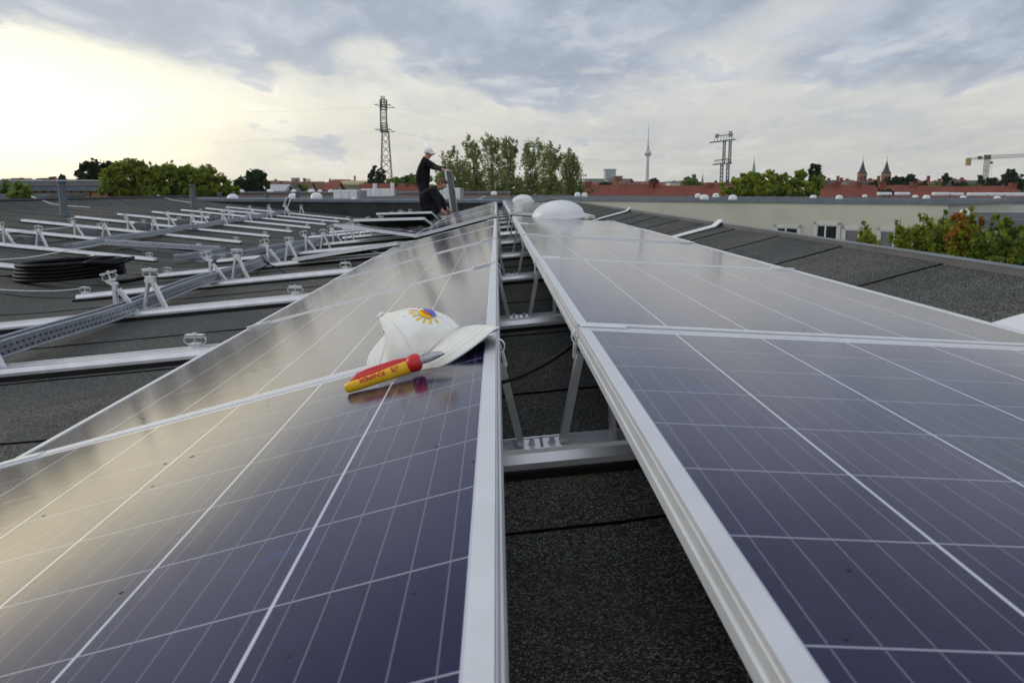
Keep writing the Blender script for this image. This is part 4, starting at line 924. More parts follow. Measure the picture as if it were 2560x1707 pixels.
# upright bracket frame standing at the far end
p=onroof(713,533); root=empty('ladder_frame',p,'small upright black and silver frame leaning at the end wall','frame')
mb=MB(); a=at(708,517,24.8); b_=at(716,494,24.8)
for k in(0,.13): mb.bar(a+Vector((k,0,0)),b_+Vector((k,0,0)),.022,.022)
mb.bar(a,a+Vector((.13,0,0)),.02,.02); mb.bar(b_,b_+Vector((.13,0,0)),.02,.02); mb.build('side_rail',MT['alu'],root)
mb=MB(); mb.bar(a+Vector((.065,.01,0)),b_+Vector((.065,.01,0)),.09,.01); mb.build('infill',MT['rubber'],root)
# ------------------------------------------------------------------ trees
def leaf_mat(name,a,b_,c_,sc=.9):
    m,b=newmat(name); t=N('ShaderNodeTexCoord'); g=t.outputs['Object']
    c=MIX(SM(NOISE(g,sc,3,.6),.36,.64),a,b_); c=MIX(M('MULTIPLY',SM(NOISE(g,sc*6,2,.6),.55,.75),.7),c,c_)
    L(c,b.inputs['Base Color']); setp(b,rough=.7,spec=.25)
    tr=N('ShaderNodeBsdfTranslucent'); L(c,tr.inputs[0]); mx=N('ShaderNodeMixShader'); mx.inputs[0].default_value=.5
    out=[n for n in nt.nodes if n.type=='OUTPUT_MATERIAL'][0]; L(b.outputs[0],mx.inputs[1]); L(tr.outputs[0],mx.inputs[2]); L(mx.outputs[0],out.inputs[0]); return m
LM={'dark':leaf_mat('leaves_dark',(.028,.058,.024),(.050,.085,.032),(.075,.11,.03),.5),
 'mid':leaf_mat('leaves_mid',(.13,.21,.040),(.22,.30,.055),(.30,.34,.07),.5),
 'yellow':leaf_mat('leaves_yellow_green',(.21,.27,.035),(.36,.38,.045),(.46,.42,.05),.6),
 'maple':leaf_mat('leaves_maple',(.14,.19,.026),(.25,.27,.034),(.33,.31,.04),.6),
 'olive':leaf_mat('leaves_olive',(.24,.27,.11),(.36,.38,.17),(.42,.42,.19),.4),
 'orange':leaf_mat('leaves_orange',(.22,.15,.03),(.48,.19,.03),(.58,.27,.04),1.2)}
MT['bark']=mat('bark',(.07,.055,.04),.9,0,.2,var=.3,vscale=5)
def tree(name,label,cx,Y,top,blobs,kind,n,leaf,group=None,seed=0,base=GZ,trunk=.25,mix=None,upr=0):
    """blobs: (dx, dz from camera height, rx, rz); crown made of many small leaf faces"""
    rng=random.Random(seed+7); root=empty(name,(cx,Y,base),label,'tree' if name!='bush' else 'bush',group)
    mb=MB(); tz=min(b[1] for b in blobs)
    mb.tube([(cx,Y,base),(cx+.1,Y,(base+tz)/2),(cx,Y,tz)],[trunk,trunk*.8,trunk*.6],8)
    for (dx,z,rx,rz) in blobs:
        a=Vector((cx,Y,tz-.2)); e=Vector((cx+dx,Y+rng.uniform(-.4,.4)*rx,z+rz*.5)); m_=(a+e)/2+Vector((0,0,-.1*(e-a).length)); mb.tube([a,m_,e],[trunk*.5,trunk*.32,trunk*.08],5)
    mb.build('trunk',MT['bark'],root)
    wts=[b[2]*b[2]*b[3] for b in blobs]; tot=sum(wts); mb=MB(); mb2=MB()
    for (dx,z,rx,rz),w in zip(blobs,wts):
        cnt=int(n*w/tot); ncl=max(5,cnt//26); per=max(1,cnt//ncl)
        for _ in range(ncl):
            while True:
                v=Vector((rng.uniform(-1,1),rng.uniform(-1,1),rng.uniform(-1,1)))
                if v.length<=1 and (v.length>.55 or rng.random()<.35): break
            sc=1+.22*noise.noise(Vector((v.x*2+dx,v.y*2,v.z*2+seed)))
            c=Vector((cx+dx+v.x*rx*sc,Y+v.y*rx*.9,z+v.z*rz*sc)); cr_=min(rx,rz)*rng.uniform(.14,.30)
            mb.k=1 if (mix and rng.random()<mix[1]) else 0; tgt=mb
            for _ in range(per):
                o=Vector((rng.gauss(0,.55),rng.gauss(0,.55),rng.gauss(0,.55+upr)))*cr_; s=leaf*rng.uniform(.6,1.25)
                ax=Vector((rng.gauss(0,1),rng.gauss(0,1),rng.gauss(0,1)+.3)).normalized(); t1=ax.orthogonal().normalized(); t2=ax.cross(t1); q=rng.random()*6.28; d1=t1*math.cos(q)+t2*math.sin(q); d2=ax.cross(d1)
                p=c+o; tgt.add([p-d1*s*.5,p+d2*s*.32,p+d1*s*.5,p-d2*s*.32],[(0,1,2,3)])
    mb.build('crown',[LM[kind],LM[mix[0]]] if mix else LM[kind],root,fix=False)
    return root
def ptree(name,label,Y,pb,kind,n,leaf,group=None,seed=0,**k):
    """blobs given as image ellipses (centre x, centre y, half width, half height) at distance Y"""
    c0=at(sum(b[0] for b in pb)/len(pb),474,Y); bl=[]
    for (x,y,w,h) in pb:
        p=at(x,y,Y); bl.append((p.x-c0.x,p.z,w*Y/F_PX,h*Y/F_PX))
    return tree(name,label,c0.x,Y,0,bl,kind,n,leaf,group,seed,**k)
ptree('maple_tree','large yellow-green tree at the left behind the roof, low wide crown',60,[(290,445,38,30),(330,438,40,32),(375,442,40,32),(420,446,38,30),(465,445,38,32),(510,448,34,32),(548,462,30,28),(300,478,45,20),(400,480,60,20),(500,482,60,18),(575,478,20,18)],'maple',16000,.36,seed=1,mix=('mid',.35))
ptree('dark_tree','dark leafy tree left of the wide yellow-green crown',78,[(215,440,22,32),(245,430,22,32),(275,430,18,28),(235,468,38,22)],'dark',5000,.42,seed=2)
ptree('bush','small dark green bush behind the left roof edge, before the orange wall',48,[(52,480,24,20),(40,490,24,14),(64,490,20,14)],'mid',2200,.22,seed=3,base=-4)
ptree('round_tree','dark round tree right of the yellow-green crown',110,[(640,446,24,20),(608,466,26,18),(655,468,20,18)],'dark',4000,.5,seed=4)
# tall airy trees behind the workers
GT='tall airy trees behind the workers'
for i,(pb,sd,lab) in enumerate((([(1125,405,22,36),(1140,440,34,36),(1115,450,26,30)],11,'tall airy tree behind the standing worker, leftmost of its clump'),([(1180,372,20,34),(1185,420,26,50),(1195,465,30,26)],12,'tall airy tree with pointed top right of the standing worker'),([(1225,362,22,26),(1232,400,26,50),(1240,460,32,30)],13,'tallest airy tree above the far end of the panel rows'),([(1275,372,20,30),(1270,410,22,55),(1280,465,30,26)],14,'airy tree forming the right half of the left clump'),([(1335,378,24,30),(1325,420,28,52),(1320,465,34,26)],15,'broad airy tree, left part of the right clump'),([(1380,390,22,34),(1375,430,28,50),(1378,468,34,24)],16,'airy tree in the middle of the right clump'),([(1422,405,18,30),(1430,435,28,44),(1436,470,26,22)],17,'airy tree at the right end of the clump'))):
    ptree('airy_tree',lab,125+((i*7)%5)*3,pb,'olive',4300,.34,GT,seed=sd,mix=('mid',.3),upr=.35,trunk=.3)
ptree('bush_row','low bushes between the airy trees and the red roof',140,[(1040,452,36,14),(1000,456,26,10),(1080,455,30,16),(1150,470,60,20),(1300,475,80,14),(1420,478,60,12)],'mid',5000,.5,seed=21)
ptree('dark_poplar','dark narrow poplar clump behind the legs of the lattice pylon',240,[(928,440,8,20),(940,434,9,20),(952,440,9,20),(940,458,22,10)],'dark',3200,.8,seed=22)
ptree('bush_row','yellow-green broad bush behind the cream building, left of the dark poplar',72,[(1830,466,28,22),(1870,456,32,24),(1915,452,34,24),(1950,458,30,24),(2000,452,28,22),(2035,462,26,24),(1900,478,90,16),(1990,480,60,14)],'yellow',9500,.38,seed=23,mix=('mid',.4))
ptree('dark_poplar','dark narrow poplar standing right of the yellow-green bush',105,[(2036,428,13,20),(2042,450,17,26),(2030,450,10,22)],'dark',3000,.42,seed=24)
# yard trees in front of the cream building
GY='young trees in the yard between the buildings'
ptree('yard_tree','slim light green tree at the left end of the yard trees',30,[(2162,575,10,28),(2166,606,24,26),(2172,640,44,24)],'yellow',2600,.15,GY,seed=31,upr=.5,trunk=.08)
ptree('yard_tree','light green pointed tree left of the middle of the yard trees',27,[(2250,560,12,28),(2256,600,28,32),(2262,650,48,34),(2240,690,60,24)],'yellow',5200,.14,GY,seed=32,upr=.5,trunk=.1,mix=('mid',.2))
ptree('yard_tree','pointed green tree in the middle of the yard trees',27,[(2310,545,13,24),(2312,590,32,36),(2318,650,50,44),(2300,700,60,30)],'mid',5600,.14,GY,seed=33,upr=.5,trunk=.1,mix=('yellow',.75))
ptree('yard_tree','green tree left of the orange one, against the pink wall',26,[(2358,545,14,24),(2362,590,34,36),(2366,650,40,40),(2350,700,60,30)],'mid',5600,.14,GY,seed=34,upr=.5,trunk=.1,mix=('yellow',.75))
ptree('yard_tree','tree with orange autumn leaves among the green yard trees',25,[(2398,550,18,22),(2425,540,16,22),(2450,555,14,20),(2415,590,44,34),(2420,640,46,36),(2400,690,40,28)],'yellow',8200,.13,GY,seed=35,mix=('orange',.33),upr=.3,trunk=.12)
ptree('yard_tree','dense dark green tree at the right edge of the photo',24,[(2490,560,26,22),(2530,572,30,24),(2480,600,50,30),(2560,600,46,34),(2500,650,66,38),(2580,660,50,40),(2540,720,80,34)],'mid',11000,.13,GY,seed=36,mix=('yellow',.25),trunk=.14)
# trees just outside the left edge of the picture; the near left panels mirror them
GO='trees beyond the left edge of the roof'
for i,x in enumerate((-330,-230,-140,-70)): ptree('maple_tree','maple tree beyond the left roof edge, %s from the orange hall'%ORD[i],55,[(x,440,60,32),(x-30,462,50,26),(x+35,466,50,24)],'mid',2600,.4,GO,seed=50+i)
# far tree belts on the skyline, one by one
rng=random.Random(5); GF='far trees on the skyline'
def far(px,py,w,h,Yd,kind='dark',lab=None,n=700):
    ptree('far_tree',lab or 'far tree on the skyline',Yd,[(px-w*.3,py+h*.25,w*.55,h*.75),(px+w*.3,py+h*.2,w*.55,h*.7),(px,py,w*.5,h)],kind,n,Yd*.0042,GF,seed=int(px)+int(py),trunk=.3)
for (px,py,w,h,Yd,k,lab) in ((1725,452,36,16,300,'mid','dark rounded tree between the tv tower and the lattice mast'),(1635,456,16,10,330,'dark','far tree at the foot of the tv tower'),(1515,462,20,8,320,'dark','far tree below the pale tower block'),
 (2218,455,20,14,280,'dark','far tree below the right church spire'),(2245,452,22,14,280,'dark','far tree right of the twin spires, first'),(2275,452,22,14,280,'dark','far tree right of the twin spires, second'),(2185,462,20,10,280,'dark','far tree below the twin spires'),(2310,466,20,12,280,'dark','far tree before the red roof right of the twin spires'),
 (2368,448,18,18,260,'dark','round far tree halfway between twin spires and crane'),(2335,472,30,14,200,'mid','greener far bush between red roof pieces'),(2400,466,30,12,260,'dark','far tree left of the crane mast'),(2452,450,18,16,260,'dark','far tree at the crane mast foot'),(2480,455,24,16,260,'dark','far tree right of the crane mast'),
 (2528,444,32,22,220,'dark','large dark tree at the right edge on the skyline'),(2556,456,24,18,220,'dark','darkest tree at the right edge under the crane jib'),(2225,480,20,10,150,'dark','dark small tree in front of the long red roof'),(2440,470,34,10,200,'mid','low green bush in front of the red roof under the crane'),
 (855,457,8,6,420,'dark','tiny far tree left of the poplar clump'),(990,452,20,10,260,'mid','low far tree right of the lattice pylon'),(1020,450,24,10,260,'dark','low far tree left of the standing worker'),(972,455,12,10,260,'mid','small far tree inside the legs of the lattice pylon'),(155,445,12,6,300,'dark','far tree left of the tall dark tree'),(120,452,16,5,300,'dark','low far tree on the left horizon'),(750,470,26,8,200,'mid','green bush before the far brown roofs'),(720,470,20,8,200,'mid','green bush left of the far brown roofs'),(690,476,14,6,180,'mid','small green bush beside the tiny far domes'),(1085,474,26,12,115,'mid','low green bush right behind the upright panel')):
    far(px,py,w,h,Yd,k,lab,1100 if w>20 else 500)
# ------------------------------------------------------------------ houses on the skyline
HN=[0]
def house(x0,x1,yr,ye,Yd,dep,wall,roof,label,group=None,hip=.0,name='row_house',yb=None):
    """gabled house, ridge along X; x0,x1,yr(ridge),ye(eaves) in picture terms at distance Yd"""
    a=at(x0,ye,Yd); b_=at(x1,ye,Yd); zr=at(x0,yr,Yd+dep/2).z; ze=a.z; xa,xb=a.x,b_.x; w=xb-xa; root=empty(name,((xa+xb)/2,Yd,GZ),label,'house',group)
    mb=MB(); mb.add([(xa,Yd,GZ),(xb,Yd,GZ),(xb,Yd+dep,GZ),(xa,Yd+dep,GZ),(xa,Yd,ze),(xb,Yd,ze),(xb,Yd+dep,ze),(xa,Yd+dep,ze),(xa,Yd+dep/2,zr-.05),(xb,Yd+dep/2,zr-.05)],[(0,1,5,4),(2,3,7,6),(0,4,8,7,3),(1,2,6,9,5)]); mb.build('wall',wall,root)
    t=.25; h=hip*w; mb=MB(); e=.4
    for s in(0,1):
        y0=Yd-e if s==0 else Yd+dep+e
        mb.add([(xa-e,y0,ze-.15),(xb+e,y0,ze-.15),(xb+e-h,Yd+dep/2,zr),(xa-e+h,Yd+dep/2,zr),(xa-e,y0,ze-.15-t),(xb+e,y0,ze-.15-t),(xb+e-h,Yd+dep/2,zr-t),(xa-e+h,Yd+dep/2,zr-t)],[(0,1,2,3),(4,7,6,5),(0,4,5,1),(1,5,6,2),(3,2,6,7),(0,3,7,4)])
    r_=mb.build('roof',roof,root); return root,r_,(xa,xb,ze,zr)
def chimney(r_,x,Yd,z0,z1,w,m): mb=MB(); mb.box((x,Yd,(z0+z1)/2),(w,w,z1-z0)); mb.box((x,Yd,z1),(w*1.2,w*1.2,.2)); mb.build('chimney',m,r_)
MT['brick']=mat('brick',(.22,.075,.05),.85,0,.2,var=.2,vscale=1); MT['dark_wall']=mat('far_dark_wall',(.13,.12,.12),.85,0,.2,var=.2,vscale=.1); MT['mid_wall']=mat('far_beige_wall',(.34,.31,.26),.85,0,.2,var=.1,vscale=.1)
GRR='long red tiled terrace houses behind the flat roofs'
for (x0,x1,yr,ye,Yd,chs,lab) in ((1352,1482,463,520,150,(1395,1470),'red tiled house behind the airy trees, left end of the terrace'),(1484,1632,463,520,150,(1630,),'red tiled house in front of the tv tower, clear long roof'),(1638,1776,464,520,150,(1640,1776),'red tiled house left of the second lattice mast'),(1781,1900,464,520,150,(),'red tiled house partly hidden by the yellow-green bush'),
  (2055,2152,462,520,150,(2061,2092),'red tiled house just right of the dark narrow poplar'),(2154,2212,463,520,152,(2146,2206),'red tiled house under the twin spires'),(2240,2300,463,520,152,(2286,),'red tiled house right of the small dark tree'),(2302,2372,464,520,152,(),'red tiled house with bushes before it, right of the twin spires'),(2372,2480,466,520,152,(),'red tiled house beneath the crane'),(2482,2570,465,520,152,(2534,),'red tiled house at the right edge of the photo'),
  (893,1050,459,520,140,(),'long red roof behind the second white roof box'),(1052,1200,462,520,142,(),'red roof behind the feet of the standing worker')):
    root,r_,(xa,xb,ze,zr)=house(x0,x1,yr,ye,Yd,11,MT['mid_wall'],MT['redtile'],lab,GRR)
    for cx in chs: chimney(r_,at(cx,470,Yd+5).x,Yd+5.3,zr-1,zr+.45,1.0,MT['brick'])
    mb=MB(); 
    for k in range(2): mb.box((xa+(xb-xa)*(.3+.4*k),Yd+2.2,ze+(zr-ze)*.42),(.8,.7,.12),Matrix.Rotation(math.atan2(zr-ze,5.5),3,'X'))
    mb.build('roof_window',MT['window'],r_)
house(826,862,449,474,170,9,MT['mid_wall'],MT['redtile'],'red gabled roof left of the white posts')
house(850,900,452,459,168,9,MT['mid_wall'],tile_mat('pale_ochre_roof',(.40,.36,.20),(.46,.41,.24)),'pale ochre roof among the red ones left of the poplar clump')
house(812,836,455,472,150,9,mat('ochre_gable',(.46,.40,.20),.85),MT['redtile'],'ochre gabled house left of the pale ochre roof')
house(663,705,461,478,160,10,MT['white_render'],mat('pale_grey_roof',(.42,.42,.43),.7),'house with pale grey roof right of the dark round tree')
house(700,728,458,476,165,10,MT['grey_render'],MT['darktile'],'dark roofed house beside the pale grey roof')
house(722,770,455,476,230,10,MT['mid_wall'],MT['browntile'],'brown-red roofed far house, left of three'); house(765,800,454,476,250,10,MT['mid_wall'],MT['browntile'],'brown-red roofed far house, middle of three'); house(790,822,456,476,240,10,MT['mid_wall'],MT['browntile'],'brown-red roofed far house, right of three')
# dense far rows of roofs
GB='small far houses along the horizon'; rng=random.Random(9)
def farrow(xa,xb,yb,Yd,lab,side):
    x=xa; k=0
    while x<xb:
        w=rng.uniform(16,34); yr=yb+rng.uniform(-3.5,1.5); wl=rng.choice([MT['dark_wall'],MT['mid_wall'],MT['grey_render']]); rf=rng.choice([MT['browntile'],MT['darktile'],MT['browntile'],MT['redtile']])
        root,r_,(a,b_,ze,zr)=house(x,x+w,yr,yr+5+rng.uniform(0,4),Yd+rng.uniform(-15,15),12,wl,rf,'%s far roof %s'%(ORD[k] if k<15 else 'last',lab),GB,name='far_house')
        if rng.random()<.6: chimney(r_,rng.uniform(a,b_),Yd,zr-1,zr+rng.uniform(.4,1.6),1.2,MT['brick'])
        x+=w*rng.uniform(.9,1.1); k+=1
farrow(-10,190,449,430,'from the left edge along the left horizon','')
farrow(665,860,455,470,'from the round tree towards the pylon','')
farrow(1450,1700,457,480,'from the airy trees towards the tv tower','')
farrow(1700,1880,458,450,'from the tv tower towards the green spire','')
farrow(2050,2330,452,420,'from the dark poplar past the twin spires','')
farrow(2330,2570,452,440,'from the twin spires to the right edge','')
# pale tower block and its neighbours
def tower_block(x0,x1,y0,Yd,dep,m,label,cap=None,name='tower_block'):
    a=at(x0,y0,Yd); b_=at(x1,y0,Yd); root=empty(name,((a.x+b_.x)/2,Yd,GZ),label,'building'); mb=MB(); mb.box(((a.x+b_.x)/2,Yd+dep/2,(GZ+a.z)/2),(b_.x-a.x,dep,a.z-GZ)); mb.build('wall',m,root)
    if cap: mb=MB(); mb.box(((a.x+b_.x)/2,Yd+dep/2,a.z+cap/2),(b_.x-a.x+1,dep+1,cap)); mb.build('roof',MT['grey_render'],root)
    mb=MB(); nf=max(2,int((a.z-GZ)/3.2))
    for i in range(1,nf): mb.box(((a.x+b_.x)/2,Yd-.02,GZ+i*3.2+1),(b_.x-a.x-2,.1,1.2))
    mb.build('window_band',MT['window'],root); return root
tower_block(1513,1540,427,1500,20,mat('pale_blue_facade',(.50,.55,.62),.5),'pale blue-white tower block left of the tv tower',3)
tower_block(1465,1510,450,700,15,MT['grey_render'],'grey long block left of the pale tower block',1,'office_block'); tower_block(1538,1556,442,600,15,MT['brick'],'brick stair tower right of the pale tower block',.6,'office_block'); tower_block(1520,1577,449,620,15,MT['grey_render'],'grey office block below the pale tower block',.6,'office_block')
tower_block(728,745,446,1700,15,MT['grey_render'],'tiny far block left on the horizon above the brown roofs',1,'office_block'); tower_block(760,772,449,1600,15,MT['white_render'],'tiny far white block above the brown roofs',1,'office_block')
tower_block(1676,1700,456,350,10,MT['white_render'],'small white hall between tv tower and lattice mast',.4,'hall')
def chim(px,y0,Yd,w,label):
    a=at(px,y0,Yd); mb=MB(); mb.tube([(a.x,Yd,GZ),(a.x,Yd,a.z)],[w,w*.7],10); mb.tube([(a.x,Yd,a.z-.5),(a.x,Yd,a.z)],w*.85,10); tag(mb.build('chimney_stack',MT['brick']),label,'chimney')
chim(1857,433,330,1.3,'square brick chimney left of the green spire'); chim(2095,440,420,.9,'thin brick chimney between poplar and twin spires'); chim(887,440,500,.7,'thin chimney above the ochre roof'); chim(825,447,500,.7,'thin far chimney left of the red gabled roof')
# churches
def spire(px,ytip,ysh,ybase_w,Yd,m,label,w,brick=True):
    tip=at(px,ytip,Yd); sh=at(px,ysh,Yd); hw=w/2*Yd/F_PX; root=empty('church_tower',(tip.x,Yd,GZ),label,'church tower')
    mb=MB(); mb.box((tip.x,Yd,(GZ+sh.z)/2),(2*hw,2*hw,sh.z-GZ)); 
    mb.build('shaft',MT['brick'],root)
    mb=MB()
    for k in range(3): mb.box((tip.x,Yd,sh.z-2-k*4.5),(2*hw+.5,2*hw+.5,.6))
    mb.build('cornice',MT['mid_wall'],root)
    mb=MB()
    for k in(-.45,.45): mb.box((tip.x+k*hw,Yd-hw-.03,sh.z-4.2),(hw*.35,.1,3))
    mb.build('belfry_window',MT['window'],root)
    mb=MB(); mb.lathe([(hw*1.35,sh.z-.3),(hw*.95,sh.z+(tip.z-sh.z)*.12),(hw*.45,sh.z+(tip.z-sh.z)*.55),(.02,tip.z)],(tip.x,Yd,0),8); mb.build('spire',m,root)
    mb=MB(); mb.tube([(tip.x,Yd,tip.z-.5),(tip.x,Yd,tip.z+3)],.18,6); mb.build('finial',MT['steel'],root)
MT['copper']=mat('green_copper',(.20,.33,.27),.6,0,.3,var=.1,vscale=.2); MT['slate']=mat('blue_slate',(.035,.042,.065),.6,0,.3,var=.15,vscale=.2)
spire(1886,396,436,0,900,MT['copper'],'church tower with slender green copper spire',11); spire(2158,400,431,0,650,MT['slate'],'left of the two dark pointed church towers',17); spire(2218,400,431,0,650,MT['slate'],'right of the two dark pointed church towers',17); spire(1757,432,452,0,1300,MT['slate'],'tiny far church spire left of the second lattice mast',4)
# tv tower
tv=at(1622,307,4600); tx=tv.x; root=empty('tv_tower',(tx,4600,GZ),'slender tv tower with ball-shaped pod on the horizon','tower')
MT['tv_c']=mat('tv_tower_concrete',(.46,.46,.47),.8); MT['tv_s']=mat('tv_tower_steel',(.50,.52,.56),.35,.5)
zz=lambda y:at(1622,y,4600).z
mb=MB(); mb.lathe([(16,GZ),(11,30),(8.5,80),(6.5,zz(393)+4)],(tx,4600,0),20); mb.build('shaft',MT['tv_c'],root,ang=40)
zc=zz(384); mb=MB(); mb.lathe([(max(.5,18*math.cos(a)),zc+18*math.sin(a)) for a in [-1.4+2.8*j/14 for j in range(15)]],(tx,4600,0),24); o=mb.build('pod',MT['tv_s'],root,smooth=True)
mb=MB(); mb.lathe([(18.1,zc-2.2),(18.1,zc+2.2)],(tx,4600,0),24); mb.build('window_band',MT['window'],o)
mb=MB(); mb.lathe([(6,zc+14),(6,zz(366)),(3.6,zz(364)),(3.4,zz(352)),(2.0,zz(350)),(1.8,zz(325)),(1.0,zz(323)),(.7,zz(306))],(tx,4600,0),10); mb.build('antenna',mat('tv_tower_antenna',(.35,.30,.32),.6),root,ang=30)
# lattice pylons
MT['pylon']=mat('pylon_steel',(.09,.105,.10),.7,.2,.3)
def lattice(mb,c,z0,z1,w0,w1,n,t,d0=None,d1=None):
    d0=d0 or w0; d1=d1 or w1
    def cr_(k,f): w=(w0+(w1-w0)*f)/2; d=(d0+(d1-d0)*f)/2; return Vector((c[0]+(-1,1,1,-1)[k]*w,c[1]+(-1,-1,1,1)[k]*d,z0+(z1-z0)*f))
    for k in range(4):
        mb.tube([cr_(k,0),cr_(k,1)],t,5)
        for i in range(n):
            a,b_=i/n,(i+1)/n; k2=(k+1)%4; mb.tube([cr_(k,a),cr_(k2,b_)],t*.55,4); mb.tube([cr_(k2,a),cr_(k,b_)],t*.55,4)
            if i%4==0: mb.tube([cr_(k,a),cr_(k2,a)],t*.5,4)
Y1=300; p=at(967,474,Y1); cx=p.x; z=lambda y,Yq=Y1:at(967,y,Yq).z; sc=Y1/F_PX
root=empty('lattice_pylon',(cx,Y1,GZ),'tall lattice pylon with two platforms, left of the workers','pylon')
mb=MB(); lattice(mb,(cx,Y1),GZ,z(328),36*sc,15*sc,12,.11); lattice(mb,(cx-.5,Y1),z(328),z(262),15*sc,14*sc,8,.10); lattice(mb,(cx-.6,Y1),z(262),z(240),8*sc,7*sc,2,.08); mb.build('mast',MT['pylon'],root)
for (ya,yb) in((250,275),(309,331)):
    mb=MB(); 
    for k in range(5): mb.box((cx-.4,Y1,z(yb)+(z(ya)-z(yb))*k/4),(15*sc,15*sc,.14))
    for kx in(-1,1):
        for ky in(-1,1): mb.tube([(cx-.4+kx*7.2*sc,Y1+ky*7.2*sc,z(yb)),(cx-.4+kx*7.2*sc,Y1+ky*7.2*sc,z(ya))],.16,5)
    mb.build('platform',MT['pylon'],root)
for ya in(268,329):
    for dy in(-1.5,1.5):
        mb=MB()
        for s in(-1,1): mb.bar((cx-s*.1,Y1+dy,z(ya)),(cx+s*19*sc,Y1+dy*4,z(ya)+.25),.18,.18); mb.bar((cx+s*5*sc,Y1+dy,z(ya)+.9),(cx+s*19*sc,Y1+dy*4,z(ya)+.25),.10,.10)
        mb.build('crossarm',MT['pylon'],root)
Y2=430; z2=lambda y:at(1810,y,Y2).z; c2=at(1809,474,Y2).x; sc=Y2/F_PX
root=empty('lattice_pylon',(c2,Y2,GZ),'double-legged lattice pylon with wide crossarms, right of the tv tower','pylon')
mb=MB()
for s in(-1,1):
    lattice(mb,(c2-.6+s*7.5*sc+.8,Y2),z2(452)-8,z2(410),7*sc,5.5*sc,9,.13); lattice(mb,(c2+s*7.2*sc+.9,Y2),z2(410),z2(352),5.5*sc,5*sc,8,.12)
mb.build('mast',MT['pylon'],root)
for (yl,yr,xl,xr,zt_) in((357,349,1775,1838,338),(412,408,1783,1829,399)):
    a=at(xl,yl,Y2); b_=at(xr,yr,Y2); mb=MB(); mb.bar(a,b_,2.2,.55); c3,d3=at(xl+14 if yl<380 else xl+4,zt_+3,Y2),at(xr-6,zt_-2 if yl<380 else zt_-2,Y2); mb.bar(c3,d3,1.2,.35)
    for f in [j/6 for j in range(7)]: mb.tube([a.lerp(b_,.15+.72*f),c3.lerp(d3,f)],.13,4)
    mb.build('crossarm',MT['pylon'],root)
mb=MB()
for (x,y0,y1) in((1793,345,335),(1826,343,328)):
    a=at(x,y0,Y2); b_=at(x,y1,Y2); lattice(mb,(a.x,Y2),a.z,b_.z,1.1,1.1,2,.10)
mb.build('top_bracket',MT['pylon'],root)
def wire(pts,r,label):
    mb=MB(); mb.tube(spline(pts,6),r,5); tag(mb.build('power_line',MT['pylon'],smooth=True),label,'power line','power lines between the pylons')
wire([at(-40,256,140),at(200,270,175),at(430,281,210),at(700,279,255),at(946,268,300)],.013,'upper power line sagging from the left edge to the pylon')
wire([at(300,360,190),at(560,357,225),at(760,344,262),at(946,329,300)],.010,'lower power line reaching the pylon from the left')
wire([at(984,268,300),at(1250,320,340),at(1500,349,385),at(1775,357,430)],.014,'upper power line between the two pylons'); wire([at(984,329,300),at(1250,380,335),at(1500,401,385),at(1783,412,430)],.020,'lower power line between the two pylons')
# crane
Yk=520; MT['crane_y']=mat('crane_yellow',(.34,.27,.08),.5); sc=Yk/F_PX; kc=at(2461,474,Yk).x; zk=lambda y:at(2461,y,Yk).z
root=empty('tower_crane',(kc,Yk,GZ),'yellow and grey tower crane at the right edge of the skyline','crane')
mb=MB(); lattice(mb,(kc,Yk),GZ,zk(398),2.2,2.2,16,.14); mb.build('mast',MT['pylon'],root)
mb=MB(); mb.box((kc,Yk,zk(393)),(3,2.6,2.6)); mb.box((kc-4.5,Yk,zk(395)),(2.2,2,2),None,.3); mb.build('cab',MT['pylon'],root)
def jib(a,b_,n,h,m,name):
    mb=MB(); a=Vector(a); b_=Vector(b_); 
    for o in((0,-.8,0),(0,.8,0),(0,0,h)): mb.tube([a+Vector(o),b_+Vector(o)*(1 if o[2]==0 else .7)],.13,5)
    for i in range(n):
        f,g=i/n,(i+.5)/n; g2=(i+1)/n; p0,p1,p2=a.lerp(b_,f),a.lerp(b_,g),a.lerp(b_,g2)
        for s in(-.8,.8): mb.tube([p0+Vector((0,s,0)),p1+Vector((0,0,h*.9)),p2+Vector((0,s,0))],.08,4)
    mb.build(name,m,root)
jib((kc+1,Yk,zk(397)),at(2640,388,Yk),22,1.9,MT['pylon'],'jib'); jib((kc-1,Yk,zk(398)),at(2415,400,Yk),5,1.3,MT['crane_y'],'counter_jib')
a=at(2421,404,Yk); mb=MB(); mb.box(a+Vector((0,0,-.3)),(2.6,2,4.2),None,.2); mb.build('counterweight',MT['crane_y'],root)
a=at(2479,397,Yk); b_=at(2479,452,Yk); mb=MB(); mb.tube([a,at(2479,405,Yk)],.06,4); mb.box(at(2479,407,Yk),(1.2,1,1.4)); mb.tube([at(2479,408,Yk),b_],.05,4); mb.build('hoist',MT['pylon'],root)
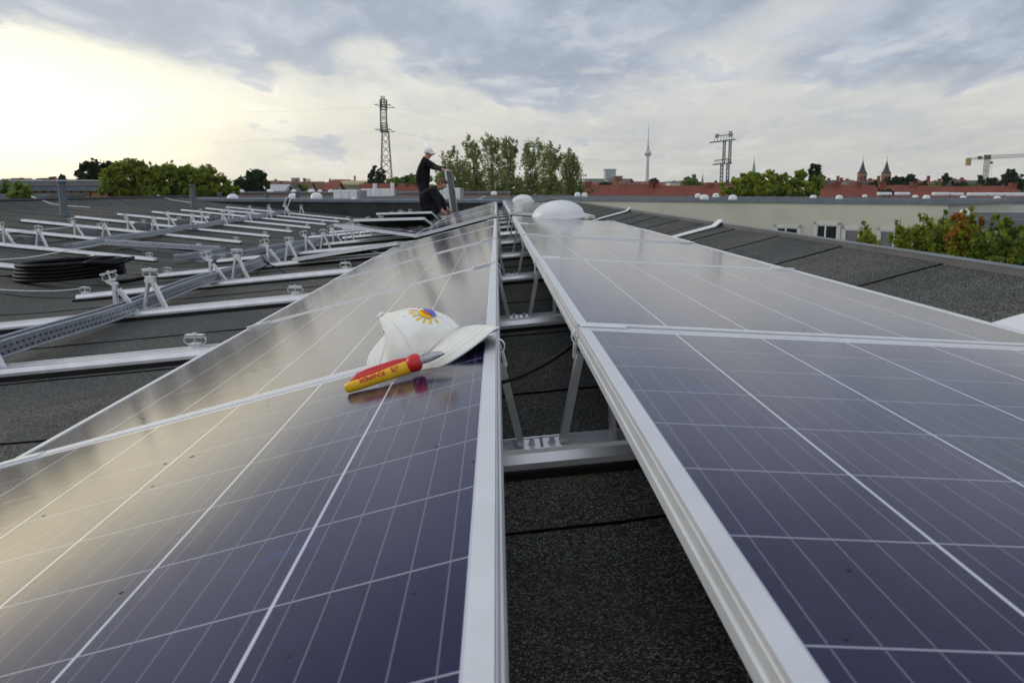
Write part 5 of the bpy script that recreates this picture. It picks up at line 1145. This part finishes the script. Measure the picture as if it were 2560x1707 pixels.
# striped building at the far left with panels on its roof
MT['stripe']=None
def stripe_mat():
    m,b=newmat('orange_slatted_facade'); t=N('ShaderNodeTexCoord'); s=N('ShaderNodeSeparateXYZ'); L(t.outputs['Object'],s.inputs[0])
    L(MIX(M('LESS_THAN',M('FRACT',M('MULTIPLY',s.outputs[0],1.55)),.22),(.36,.19,.10),(.07,.05,.045)),b.inputs['Base Color']); setp(b,rough=.8,spec=.2); return m
a=at(-30,470,62); b_=at(243,470,62)
root=block('slatted_hall',[(a.x,62),(b_.x,62),(b_.x,80),(a.x,80)],at(0,467,62).z,stripe_mat(),'orange slatted hall with dark panel rows on its roof at the far left',par=.3)
mb=MB(); zt_=at(0,467,62).z; mb.add([(a.x,63,zt_+.05),(b_.x,63,zt_+.05),(b_.x,64.2,zt_+.42),(a.x,64.2,zt_+.42)],[(0,1,2,3)]); o=mb.build('roof_panels',MT['black_back'],root,fix=False); md=o.modifiers.new('s','SOLIDIFY'); md.thickness=.05
mb=MB(); mb.bar((a.x,64.2,zt_+.46),(b_.x,64.2,zt_+.46),.1,.06); mb.build('panel_frame',MT['frame'],root)
block('flat_house',[(a.x-2,52),(b_.x+1.4,52),(b_.x+1.4,57),(a.x-2,57)],at(0,485,52).z,MT['grey_render'],'low grey flat strip building in front of the orange slatted hall',par=.15)
a=at(-30,455,120); b_=at(160,455,120); block('flat_house',[(a.x,120),(b_.x,120),(b_.x,140),(a.x,140)],at(0,452,120).z,MT['brick'],'long brick building with pale flat roof behind the orange hall',par=.5)
for (x,l) in((80,'small far dome behind the vent pipe, left one'),(111,'small far dome behind the vent pipe, right one')): dome(x,460,12,100,l)
a=at(815,452,80)
# ------------------------------------------------------------------ haze
hz=MB(); hz.box((0,2450,145),(7000,5100,2*156)); ho=hz.build('haze',bpy.data.materials.new('haze_air')); m=ho.data.materials[0]; m.use_nodes=True; nt=m.node_tree; nt.nodes.clear()
pv=N('ShaderNodeVolumePrincipled'); pv.inputs['Color'].default_value=(.86,.90,.97,1); pv.inputs['Density'].default_value=.00009; pv.inputs['Anisotropy'].default_value=.2
ou=N('ShaderNodeOutputMaterial'); L(pv.outputs[0],ou.inputs['Volume']); tag(ho,'thin evening haze in the air',kind='stuff')
